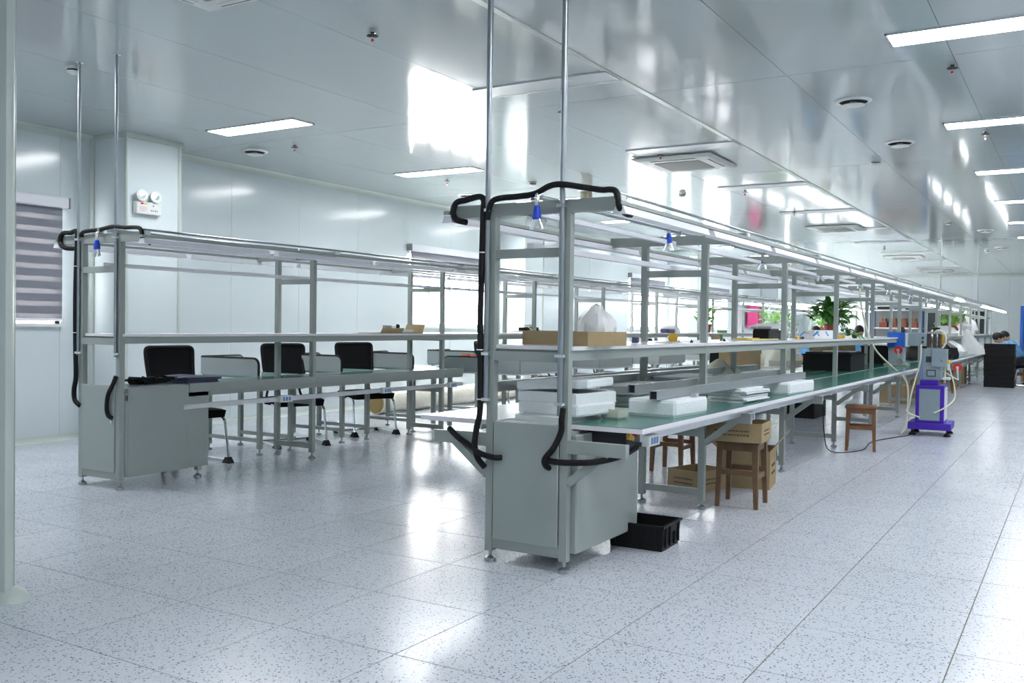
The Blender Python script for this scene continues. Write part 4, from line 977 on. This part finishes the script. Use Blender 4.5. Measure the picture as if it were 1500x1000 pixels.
# ------------------------------------------------------------------ purple riveting machine
t = thing('riveting_machine', 'tall grey press machine on a purple pedestal standing in the aisle', 'machine', (12.25, 1.51, 0), math.radians(2))
bs = MB().bbox(-.27, .27, -.235, .235, .075, .155, .008).build('base_plate', 'purple', t)
for i in (-1, 1):
    for j in (-1, 1):
        MB().lathe([(.001, 0), (.04, 0), (.04, .012), (.016, .04), (.010, .045), (.010, .08)], (i * .21, j * .19, 0), 14).build('rubber_foot', 'black', t, smooth=True)
MB().bbox(-.24, .20, -.155, .155, .155, .60, .008).build('pedestal', 'purple', t)
MB().box(-.245, -.2399, -.11, .115, .185, .555).build('access_panel', 'mach', t)
MB().box(-.20, .16, -.160, -.1549, .185, .57).build('side_panel', 'tubeoff', t)
MB().bbox(-.16, .16, -.08, .12, .60, .66, .005).build('neck', 'purple', t)
MB().bbox(-.13, .10, -.11, .11, .66, 1.03, .006).build('body', 'mach', t)
MB().bbox(-.135, .10, .085, .13, .66, 1.03, .004).build('side_strip', 'machb', t)
MB().box(-.136, -.1299, -.05, .05, .70, .78).build('recess', 'dark', t); MB().box(-.14, -.136, -.04, .04, .71, .77).build('recess_plate', 'mach', t)
MB().box(-.136, -.1299, -.04, .06, .87, .94).build('recess', 'dark', t)
MB().bar((-.15, .0, .97), (-.16, -.13, .88), .006, .012).build('lever', 'chrome', t)
MB().bbox(-.16, .02, -.17, -.0, .82, 1.03, .005, Matrix.Rotation(.0, 4, 'X')).build('front_cover', 'mach', t)
MB().bbox(-.12, .14, .06, .27, 1.03 + .03, 1.22, .006).build('motor_box', 'mach', t)
for z_ in (1.16, 1.11): MB().cyl((-.12, .10, z_), (-.128, .10, z_), .012, n=8).build('button', 'black', t)
MB().box(-.08, .10, -.09, .06, 1.03, 1.045).build('tower_plate', 'grey', t)
for yy in (-.075, -.02, .04): MB().box(-.07, .08, yy - .014, yy + .014, 1.045, 1.21).build('tower_post', 'wooddark', t)
MB().box(-.09, .10, -.10, .06, 1.21, 1.235).build('tower_cap', 'grey', t)
MB().cyl((0, -.02, 1.235), (0, -.02, 1.27), .02, n=10).build('spindle', 'black', t); MB().lathe([(.03, 1.262), (.06, 1.272), (.06, 1.285), (.02, 1.292)], (0, -.02, 0), 16).build('handwheel', 'black', t, smooth=True)
MB().bbox(-.05, .07, -.12, -.10, 1.08, 1.2, .004).build('tag_plate', 'amber', t)
MB().cyl((-.05, -.18, .86), (-.05, -.18, .90), .024, n=12).build('knob', 'yellow', t, smooth=True); MB().cyl((-.05, -.18, .78), (-.05, -.18, .86), .016, n=10).build('valve', 'offwhite', t)
MB().cyl((-.02, -.14, .62), (-.02, -.14, .82), .014, n=8).build('support_tube', 'hose', t)
MB().bbox(-.10, .08, -.20, -.12, .665, .69, .004).build('tray', 'offwhite', t)
# reels
def reel(label, x, y, z, ang, arm):
    t = thing('red_reel', label, 'reel', (x, y, z), ang, 'red reels on arms')
    MB().lathe([(.022, -.008), (.05, -.01), (.05, .01), (.022, .008)], n=20, axis='x').build('disc', 'red', t, smooth=True); MB().cyl((-.018, 0, 0), (.018, 0, 0), .018, n=12).build('hub', 'alu', t)
    MB().bar((-.012, 0, 0), (-.012, -.01, -.15), .022, .008).build('arm', 'alu', t)
    MB().bar((-.012, -.01, -.15), arm, .012, .012).build('mounting_bar', 'alu', t)
reel('red reel left of the grey press on a metal arm', 12.4, 1.92, 1.0, 0, (-.05, -.30, -.13)); reel('red reel low on the right of the grey press', 12.6, 1.27, .80, 0, (-.26, .20, .0))
tag(MB().lathe([(.001, -.03), (.04, -.03), (.042, .0), (.03, .03), (.001, .03)], n=16, axis='x').build('motor_cap', 'grille', None, True, (12.4, 1.9, .86)), 'dark round motor cap below the left red reel', 'motor')
sleeve('cream air hose drooping from the air connector to the press machine', [(12.5, 2.406, 1.77), (12.3, 2.36, 1.60), (12.2, 2.26, 1.25), (12.25, 2.16, 1.0), (12.3, 1.98, .80), (12.2, 1.84, .70), (12.08, 1.76, .58), (12.0, 1.74, .35), (11.98, 1.75, .12), (11.92, 1.80, .015)], .011, 'air_hose', 'hose', 'hose', 'cream air hoses')
sleeve('cream hose looping down the left side of the press machine', [(12.1, 1.62, 1.08), (12.08, 1.62, .9), (12.05, 1.66, .7), (11.98, 1.70, .5), (11.97, 1.72, .35), (11.95, 1.74, .28), (11.94, 1.6, .22)], .009, 'air_hose', 'hose', 'hose', 'cream air hoses')
sleeve('cream hose arching over the top of the press machine', [(12.2, 1.50, 1.22), (12.2, 1.45, 1.25), (12.2, 1.38, 1.22), (12.2, 1.36, 1.12), (12.2, 1.40, 1.04)], .011, 'air_hose', 'hose', 'hose', 'cream air hoses')
sleeve('cream hose hanging on the right side of the press machine', [(12.2, 1.33, .86), (12.2, 1.30, .75), (12.18, 1.26, .6), (12.15, 1.25, .45), (12.0, 1.33, .35), (11.98, 1.45, .28)], .008, 'air_hose', 'hose', 'hose', 'cream air hoses')
sleeve('thin dark power cord trailing on the floor from the stool to the machine', [(9.9, 2.25, .45), (9.75, 2.2, .2), (9.7, 2.12, .02), (10.1, 1.9, .006), (10.9, 1.95, .006), (11.5, 1.82, .006), (11.9, 1.7, .006)], .005, 'extension_cable', 'black', 'cord', 'thin cords')

# ------------------------------------------------------------------ things on bench L
t = thing('cable_heap', 'heap of black cables at the near end of the left bench', 'cable', (4.80, 6.26, TZ), 0)
rnd = random.Random(5); m = MB()
for k in range(9):
    a = rnd.uniform(0, 6); pts = [(rnd.uniform(-.14, .14) * 1.1 + .05 * math.cos(a + j), rnd.uniform(-.06, .08), rnd.uniform(.008, .055)) for j in range(6)]
    m.tube(pts, .010, 6, 3)
m.build('cables', 'black', t, True)
def folder(label, x, y, z, a, b, h, rz, mt):
    t = thing('folder', label, 'folder', (x, y, z), rz, 'folders on the left bench')
    MB().box(-a / 2, a / 2, -b / 2, b / 2, 0, .003).box(-a / 2, a / 2, -b / 2, b / 2, h - .003, h).box(-a / 2, -a / 2 + .004, -b / 2, b / 2, .003, h - .003).build('cover', mt, t)
    MB().box(-a / 2 + .006, a / 2 - .006, -b / 2 + .006, b / 2 - .006, .003, h - .003).build('pages', 'paper' if mt == 'lilac' else 'navy', t)
folder('thick dark navy folder on the left bench by the first chair', 5.22, 6.25, TZ, .34, .24, .022, math.radians(4), 'navy')
folder('second navy folder stacked and pushed to the right', 5.28, 6.26, TZ + .022, .32, .22, .018, math.radians(-6), 'navy')
folder('open lilac folder on top of the navy folders', 5.14, 6.33, TZ + .041, .30, .22, .012, math.radians(12), 'lilac')
t = thing('cardboard_tray', 'flattened open cardboard tray with parts on the left bench shelf', 'box', (7.70, 6.16, SZ), math.radians(2))
MB().box(-.36, .40, -.13, .15, 0, .006).build('base', 'carton', t)
MB().add([(-.36, -.14, .006), (.0, -.14, .006), (.03, -.15, .055), (-.34, -.15, .055), (-.36, -.13, .006), (.0, -.13, .006), (.03, -.144, .055), (-.34, -.144, .055)], [(0, 1, 2, 3), (7, 6, 5, 4), (0, 4, 5, 1), (3, 2, 6, 7), (1, 5, 6, 2), (0, 3, 7, 4)]).build('flap', 'carton', t)
MB().bar((.40, 0, .0), (.44, 0, .09), .24, .006, (1, 0, 0)).build('flap', 'carton', t)
t = thing('gauge', 'small grey instrument with a black ball handle on the cardboard tray', 'instrument', (7.66, 6.17, SZ + .006), 0)
MB().bbox(-.06, .03, -.03, .03, 0, .075, .008).build('body', 'grille', t); MB().cyl((.03, 0, .06), (.14, 0, .065), .006, n=8).build('rod', 'chrome', t); MB().sphere((.16, 0, .066), .024, 12, 8).build('ball', 'black', t, True)
tag(MB().bbox(-.1, .1, -.06, .06, 0, .03, .008).build('foam_pad', 'foam', None, loc=(7.98, 6.2, SZ + .006)), 'white pad beside the instrument on the cardboard tray', 'pad')
t = thing('power_adapter', 'black adapter with coiled cream cables on the left bench shelf', 'adapter', (10.5, 6.13, SZ + .0), 0)
MB().bbox(-.17, .17, -.06, .06, .02, .075, .01).build('body', 'black', t)
MB().tube([(-.45, .0, .012), (-.25, .02, .02), (-.1, -.07, .03), (.05, -.07, .06), (.1, 0, .10), (-.05, .05, .10), (-.12, -.03, .09), (.0, -.08, .03), (.16, -.08, .02), (.2, 0, .06), (.12, .06, .09), (.05, -.02, .085)], .009, 6, 4).build('cable', 'hose', t, True)
MB().tube([(.08, -.08, .02), (.1, -.10, -.05), (.09, -.10, -.2)], .006, 6, 3).build('cord', 'black', t, True)
t = thing('orange_cloth', 'bright orange cloth on the first aisle side desk', 'cloth', (9.15, 6.2, .716), .2)
MB().add([(-.06, -.1, 0), (.06, -.1, 0), (.06, .12, 0), (-.06, .12, 0), (-.05, -.08, .17), (.03, -.09, .19), (.03, .06, .18), (-.04, .1, .155)], [(3, 2, 1, 0), (4, 5, 6, 7), (0, 1, 5, 4), (1, 2, 6, 5), (2, 3, 7, 6), (3, 0, 4, 7)]).build('fabric', 'orange', t)
blob('bag', 'white and grey bundle on the left bench shelf behind the amber tape', 15.4, 6.2, SZ, [(.22, 0), (.23, .05), (.18, .10), (.1, .14), (.02, .15)], 'bag', 'bag', 12, sx=1.5)
tag(MB().bbox(-.16, .16, -.08, .08, 0, .07, .02).build('grey_parcel', 'navy', None, loc=(15.1, 6.05, SZ)), 'dark grey parcel beside the white bundle on the left shelf', 'parcel')
tag(MB().bbox(-.14, .14, -.06, .06, 0, .05, .01).build('box', 'leaf', None, loc=(18.1, 6.1, SZ)), 'small dark green box on the left shelf after the gap', 'box')
# cartons on rear top of A / L for mid distance
carton('open cardboard box with raised flaps in the middle distance behind the right shelf', 11.7, 3.7, .72, .62, .4, .30, .1, tilt=-1.0, marks=False)
# desk to carry it
t = thing('side_table', 'small grey table behind the right bench carrying the open cardboard box', 'table', (11.7, 3.7, 0))
MB().bbox(-.5, .5, -.3, .3, .69, .72, .004).build('tabletop', 'white', t)
for i in (-1, 1):
    for j in (-1, 1): inst('leg', leg_me, t, (i * .45, j * .25, -.0))
blob('white_sacks', 'pale cloth sacks on the rear top behind the second post', 13.4, 3.7, .72, [(.30, 0), (.32, .08), (.26, .18), (.15, .25), (.03, .27)], mat('sack', (.62, .64, .56), .9), 'sack', 14, sx=1.3)
t = thing('side_table', 'second small grey table behind the right bench carrying pale sacks', 'table', (13.4, 3.7, 0))
MB().bbox(-.5, .5, -.3, .3, .69, .72, .004).build('tabletop', 'white', t)
for i in (-1, 1):
    for j in (-1, 1): inst('leg', leg_me, t, (i * .45, j * .25, 0))

# wrapped roll along the wall
t = thing('wrapped_roll', 'long plastic-wrapped beige roll lying on the floor along the window wall', 'roll', (9.95, 8.22, 0), math.radians(0))
m = MB(); pr_ = []
rnd = random.Random(2); q = 0
while q < 5.4: pr_.append((.15 + rnd.uniform(-.006, .008), q)); q += .18
m.lathe(pr_, (0, 0, .155), 24, 'x'); m.build('roll', 'roll', t, True)
MB().lathe([(.001, -.02), (.13, -.02), (.148, .02)], (0, 0, .155), 24, 'x').build('end_core', 'rollcore', t, True)

# ------------------------------------------------------------------ people
def skinned(name, verts, edges, radii, root, mt, parent, sub=2):
    me = bpy.data.meshes.new(name); me.from_pydata(verts, edges, []); me.materials.append(M[mt] if isinstance(mt, str) else mt)
    o = bpy.data.objects.new(name, me); COL.objects.link(o); o.parent = parent
    md = o.modifiers.new('skin', 'SKIN'); sv = me.skin_vertices[0].data
    for i, r in enumerate(radii):
        sv[i].radius = r if isinstance(r, tuple) else (r, r); sv[i].use_root = (i == root)
    sb = o.modifiers.new('sub', 'SUBSURF'); sb.levels = sub; sb.render_levels = sub
    md.use_smooth_shade = True
    return o
def person(label, x, y, z, rz, shirt, lean=.35, head_dn=.5, hair_long=False, seat=.46, group='seated workers', band=None):
    """seated person facing -X before rotation; z = floor"""
    t = thing('person', label, 'person', (x, y, z), rz, group)
    hip = Vector((0, 0, seat + .10)); ch_ = hip + Vector((-.42 * math.sin(lean), 0, .42 * math.cos(lean))); nk = ch_ + Vector((-.09 * math.sin(lean) - .02, 0, .10))
    hd = nk + Vector((-.14 * math.sin(lean + head_dn * .6), 0, .15 * math.cos(lean + head_dn * .5)))
    V = [hip, hip.lerp(ch_, .5), ch_, nk]; R = [(.13, .11), (.13, .10), (.15, .10), .05]; E_ = [(0, 1), (1, 2), (2, 3)]
    def chain(start, pts, rs):
        p = start
        for q, r in zip(pts, rs): V.append(Vector(q)); R.append(r); E_.append((p, len(V) - 1)); p = len(V) - 1
        return p
    for s_ in (-1, 1):
        sh = ch_ + Vector((0, s_ * .17, .02)); el = ch_ + Vector((-.16, s_ * .22, -.24)); wr = Vector((ch_.x - .40, s_ * .13, .80)); hn = wr + Vector((-.08, -s_ * .01, -.005))
        e = chain(2, [sh, el, wr, hn], [.06, .046, .03, .032])
        for f_ in range(4): chain(e, [hn + Vector((-.035, (f_ - 1.5) * .02, 0)), hn + Vector((-.07 - .008 * (f_ in (1, 2)), (f_ - 1.5) * .022, -.015))], [.009, .007])
        chain(e, [hn + Vector((.0, -s_ * .04, .0)), hn + Vector((-.03, -s_ * .06, -.01))], [.010, .008])
        kn = Vector((-.42, s_ * .12, seat + .05)); an = Vector((-.36, s_ * .13, .09)); to = Vector((-.50, s_ * .14, .035))
        chain(0, [hip + Vector((-.03, s_ * .09, -.02)), kn, an, to], [.085, .062, .042, .035])
    skinned('body', [tuple(v) for v in V], E_, R, 0, 'skin', t)
    # head
    hm = MB().sphere((0, 0, 0), .1, 20, 14, (1.0, .80, 1.22)); hm.sphere((-.098, 0, -.015), .017, 8, 6, (1, .8, 1.4))
    for s_ in (-1, 1): hm.sphere((.0, s_ * .08, -.01), .024, 8, 6, (.7, .4, 1.2))
    ho = hm.build('head', 'skin', t, True, tuple(hd), (0, -head_dn, 0))
    MB().sphere((-.088, -.032, .012), .012, 8, 6).sphere((-.088, .032, .012), .012, 8, 6).build('eye', 'black', ho, True)
    MB().box(-.096, -.088, -.02, .02, -.055, -.048).build('mouth', 'pot', ho)
    hr = MB().sphere((.018, 0, .028), .106, 20, 12, (1.02, .86, 1.12))
    if hair_long: hr.sphere((.06, 0, -.05), .085, 14, 10, (.8, .95, 1.4))
    hr.build('hair', 'hair', ho, True)
    if band: MB().sphere((.09, 0, .07), .035, 10, 8, (1, 1.2, .8)).build('hair_tie', band, ho, True)
    # shirt
    V2 = [hip + Vector((0, 0, .02)), hip.lerp(ch_, .5), ch_, nk - Vector((0, 0, .02))]; R2 = [(.155, .135), (.15, .12), (.165, .125), .062]; E2 = [(0, 1), (1, 2), (2, 3)]
    for s_ in (-1, 1):
        sh = ch_ + Vector((0, s_ * .17, .02)); el = ch_ + Vector((-.16, s_ * .22, -.24)); wr = Vector((ch_.x - .34, s_ * .14, .815))
        n0 = len(V2); V2 += [sh, el, wr]; R2 += [.078, .062, .045]; E2 += [(2, n0), (n0, n0 + 1), (n0 + 1, n0 + 2)]
    skinned('shirt', [tuple(v) for v in V2], E2, R2, 0, shirt, t)
    V3 = [hip - Vector((0, 0, .01))]; R3 = [(.145, .125)]; E3 = []
    for s_ in (-1, 1):
        n0 = len(V3); V3 += [hip + Vector((-.05, s_ * .09, -.03)), Vector((-.42, s_ * .12, seat + .05)), Vector((-.36, s_ * .13, .13))]; R3 += [.10, .075, .06]; E3 += [(0, n0), (n0, n0 + 1), (n0 + 1, n0 + 2)]
    skinned('trousers', [tuple(v) for v in V3], E3, R3, 0, 'trouser', t)
    for s_ in (-1, 1): MB().sphere((-.44, s_ * .135, .04), .06, 12, 8, (1.9, .8, .7)).build('shoe', 'black', t, True)
    return t
person('seated worker in a light blue shirt bending over the far bench, the nearer of two', 24.9, 1.22, 0, math.radians(-80), 'shirt', .60, .9)
person('seated worker in a light blue shirt with a dark collar, behind the nearer one', 25.7, 1.18, 0, math.radians(-85), 'shirt', .5, .8)
person('dark-haired worker seated behind the shelf left of the striped box', 19.5, 4.83, 0, math.radians(60), 'shirt', .35, .7)
person('worker with a yellow hair tie seated behind the shelf right of the large plant', 20.0, 3.98, 0, math.radians(40), 'shirt', .3, .5, True, band='yellow')
person('worker in a dark top seated far behind the test fixture', 25.5, 4.1, 0, math.radians(60), 'trouser', .3, .6)
def seat_box(label, x, y, rz=0):
    make_stool(label, x, y, rz, .46, 'wood', 'wood')
seat_box('wooden stool under the nearer bending worker', 24.9, 1.22); seat_box('wooden stool under the farther bending worker', 25.7, 1.18)
seat_box('wooden stool under the dark-haired worker', 19.5, 4.83); seat_box('wooden stool under the worker with the yellow hair tie', 20.0, 3.98); seat_box('wooden stool under the dark-topped worker', 25.5, 4.1)

# stack of black crates near the workers
for k in range(7):
    t = thing('black_crate', '%s crate from the bottom of the tall black stack before the workers' % ['first', 'second', 'third', 'fourth', 'fifth', 'sixth', 'topmost'][k], 'crate', (23.55, 1.52, k * .138), math.radians(random.uniform(-1.5, 1.5)), 'stacked black crates by the workers')
    crate_body(MB(), .23, .30, .136, .010).build('body', 'black', t)
    B(-.22, .22, -.29, .29, .01, .13).build('contents', 'dark', t)

# ------------------------------------------------------------------ far clutter on bench A
blob('bag', 'large white plastic bag at the far end of the right bench', 22.6, 2.15, TZ, [(.34, 0), (.33, .12), (.26, .28), (.16, .42), (.10, .52), (.14, .6), (.1, .66), (.02, .68)], 'bag', 'bag', 21, group='white plastic bags')
blob('bag', 'white plastic bag lying behind the dark bags', 20.3, 2.3, TZ, [(.38, 0), (.40, .1), (.30, .22), (.15, .3), (.03, .32)], 'bag', 'bag', 22, sx=1.2, group='white plastic bags')
blob('bag', 'white bag on the far shelf left of the bushy plant', 21.2, 2.42, SZ, [(.24, 0), (.28, .05), (.18, .16), (.06, .2)], 'bag', 'bag', 23, sx=1.6, group='white plastic bags')
blob('bag', 'white bag heaped on the shelf above the large white bag', 24.9, 2.42, SZ, [(.28, 0), (.32, .12), (.26, .3), (.14, .42), (.05, .46)], 'bag', 'bag', 24, group='white plastic bags')
blob('backpack', 'black bag on the far green top beside the grey press', 17.2, 2.2, TZ, [(.30, 0), (.34, .08), (.32, .22), (.22, .33), (.06, .38)], 'black', 'bag', 25, sx=1.3, group='black bags')
blob('backpack', 'second black bag right of the first on the far green top', 18.3, 2.15, TZ, [(.28, 0), (.30, .08), (.27, .2), (.16, .28), (.04, .31)], 'black', 'bag', 26, sx=1.2, group='black bags')
tag(MB().bbox(-.3, .3, -.22, .22, 0, .12, .02).build('black_tray', 'black', None, loc=(24.2, 2.0, TZ)), 'black tray on the bench in front of the bending workers', 'tray')
for k, (x_, y_, z_, a, b, h, l) in enumerate(((23.7, 2.42, SZ, .4, .3, .38, 'tall carton on the far shelf right of the bushy plant'), (26.3, 2.42, SZ, .4, .3, .30, 'carton on the far shelf near the bench end'), (16.0, 2.6, TZ, .4, .35, .2, 'carton behind the test fixture'), (21.4, 2.45, 0, .5, .45, .42, 'large carton under the far end of the right bench'), (23.0, 2.5, 0, .5, .45, .45, 'second large carton under the far end of the right bench'), (24.3, 2.5, 0, .5, .45, .40, 'third large carton under the far end of the right bench'), (17.2, 2.7, 0, .45, .4, .3, 'carton under the bench behind the purple pedestal'), (18.6, 2.6, 0, .5, .4, .36, 'carton under the bench just past the purple pedestal'), (26.6, 1.0, 0, .5, .4, .4, 'carton on the floor at the right edge beyond the chair'), (12.3, 4.4, 0, .4, .35, .4, 'upright carton behind the benches below the shelf'))):
    carton(l, x_, y_, z_, a, b, h, random.uniform(-.15, .15), open_=False, marks=False)
t = thing('lamp', 'black desk lamp on the far shelf', 'lamp', (24.2, 2.3, SZ)); MB().cyl((0, 0, 0), (0, 0, .3), .05, n=12).build('shade', 'black', t, True); MB().cyl((0, 0, 0), (0, 0, .01), .08, n=12).build('base', 'black', t)
for k, (x_, l) in enumerate(((13.6, 'black monitor-like box on the rear top past the fourth post'), (14.9, 'wide black bin on the rear top past the fifth post'))):
    t = thing('black_bin', l, 'bin', (x_, 2.55 if k else 3.35, TZ if k else .0), 0, 'black bins'); crate_body(MB(), .35, .22, .26 if k else .6).build('body', 'black', t); B(-.34, .34, -.21, .21, .006, .2 if k else .5).build('contents', 'dark', t)
# tall black cabinet behind A (px 1115-1145)
t = thing('black_cabinet', 'tall black cabinet standing between the two bench rows', 'cabinet', (12.6, 4.3 - .1, 0), 0)
t.location = (13.6, 4.35, 0); MB().bbox(-.35, .35, -.3, .3, 0.03, .95, .01).build('body', 'black', t); MB().box(-.34, -.30, -.28, .28, 0, .03).box(.30, .34, -.28, .28, 0, .03).build('plinth', 'dark', t); B(-.352, -.349, -.01, .01, .4, .55).build('handle', 'chrome', t)
t = thing('bottle_rack', 'low grey rack with white and blue bottles behind the right bench', 'rack', (11.9, 5.0, 0)); 
MB().box(-.4, .4, -.2, .2, .30, .32).box(-.4, .4, -.2, .2, .0, .02).box(-.4, -.37, -.2, .2, .02, .3).box(.37, .4, -.2, .2, .02, .3).build('frame', 'grey', t)
for k in range(4):
    b_ = thing('bottle', '%s white bottle on the low grey rack' % on_[k], 'bottle', (11.6 + k * .18, 4.95, .32), 0, 'white bottles on the low rack')
    MB().lathe([(.001, 0), (.04, 0), (.042, .15), (.03, .19), (.018, .21), (.018, .23)], n=14).build('body', 'offwhite', b_, True); MB().cyl((0, 0, .23), (0, 0, .26), .022, n=10).build('cap', 'blue' if k < 2 else 'black', b_, True)

# ------------------------------------------------------------------ pink clothes on the column and blue rack
t = thing('coat_rail', 'wall rail with hooks beside the farthest wall column', 'rail', (29.5, 8.93, 2.02)); MB().box(-.9, .9, -.02, .04, -.03, .03).build('board', 'trim', t)
for k, (dx, c_, l) in enumerate(((-.45, 'pink', 'left pink jacket hanging on the far window wall'), (.0, 'pink', 'right pink jacket hanging on the far window wall'), (.45, 'brownc', 'brown jacket hanging right of the pink ones'))):
    t = thing('jacket', l, 'jacket', (29.5 + dx, 8.86, 1.98), 0, 'jackets on the wall rail')
    MB().add([(-.1, -.03, 0), (.1, -.03, 0), (.24, -.07, -.12), (.26, -.07, -.75), (-.26, -.07, -.72), (-.24, -.07, -.12), (-.1, .03, 0), (.1, .03, 0), (.24, .05, -.12), (.26, .05, -.75), (-.26, .05, -.72), (-.24, .05, -.12)], [(0, 5, 4, 3, 2, 1), (6, 7, 8, 9, 10, 11), (0, 1, 7, 6), (1, 2, 8, 7), (2, 3, 9, 8), (3, 4, 10, 9), (4, 5, 11, 10), (5, 0, 6, 11)]).build('torso', c_, t)
    for s_ in (-1, 1): MB().tube([(s_ * .2, -.01, -.08), (s_ * .29, -.03, -.3), (s_ * .30, -.04, -.6)], .055, 8, 3).build('sleeve', c_, t, True)
t = thing('storage_rack', 'blue-legged storage rack standing at the far end between the bench rows', 'rack', (32.0, 5.0, 0), 0)
for i in (-1, 1):
    for j in (-1, 1): MB().box(i * .3 - .03, i * .3 + .03, j * .75 - .035, j * .75 + .035, 0, 1.95).build('upright', 'bluerack', t)
for z_ in (.35, .80, 1.28, 1.85): MB().box(-.3, .3, -.75, .75, z_, z_ + .04).build('shelf', 'white', t)
MB().box(.295, .30, -.72, .72, .3, 1.85).build('added_back_panel', 'grille', t)  # panel added to darken the bright gaps between the shelves
for k in range(4):
    b_ = thing('parts_bin', '%s orange parts bin on the blue-legged far rack' % on_[k], 'bin', (31.95, 4.5 + k * .3, 1.32), 0, 'orange bins on the far rack')
    crate_body(MB(), .18, .11, .16, .005).build('body', 'rustbin', b_); MB().bbox(-.12, .12, -.08, .08, .02, .30, .02).build('contents', 'brownc', b_)
for k, (c_, w__) in enumerate((('black', .3), ('bluepanel', .2), ('dark', .4))):
    tag(MB().bbox(-.15, .15, -w__ / 2, w__ / 2, 0, .10, .02).build('bundle', c_, None, loc=(32.0, 4.6 + k * .4, 1.89)), '%s bundle on top of the blue-legged far rack' % ('black', 'blue', 'dark grey')[k], 'bundle', 'bundles on the far rack')
t = thing('storage_rack', 'blue storage rack at the right edge by the end wall', 'rack', (31.5, .86, 0), 0)
for i in (-1, 1):
    for j in (-1, 1): MB().box(i * .3 - .03, i * .3 + .03, j * .6 - .04, j * .6 + .04, 0, 2.0).build('upright', 'bluepanel', t)
for z_ in (.3, .9, 1.5, 1.95): MB().box(-.3, .3, -.6, .6, z_, z_ + .04).build('shelf', 'bluepanel', t)
MB().box(-.28, .28, .60, .62, .1, 1.9).build('side_panel', 'bluepanel', t)
t = thing('printer', 'white desktop printer on a table behind the benches', 'printer', (27.5, 4.7, .75)); MB().bbox(-.25, .25, -.3, .3, 0, .28, .03).build('body', 'offwhite', t); MB().box(-.27, -.24, -.2, .2, .05, .1).build('tray', 'grille', t); MB().box(-.2, .2, -.25, .25, .28, .31).build('lid', 'grille', t)
t = thing('side_table', 'grey table under the far white printer', 'table', (27.5, 4.7, 0)); MB().bbox(-.4, .4, -.5, .5, .72, .75, .004).build('tabletop', 'white', t)
for i in (-1, 1):
    for j in (-1, 1): MB().box(i * .36 - .02, i * .36 + .02, j * .46 - .02, j * .46 + .02, 0, .72).build('leg', 'grey', t)
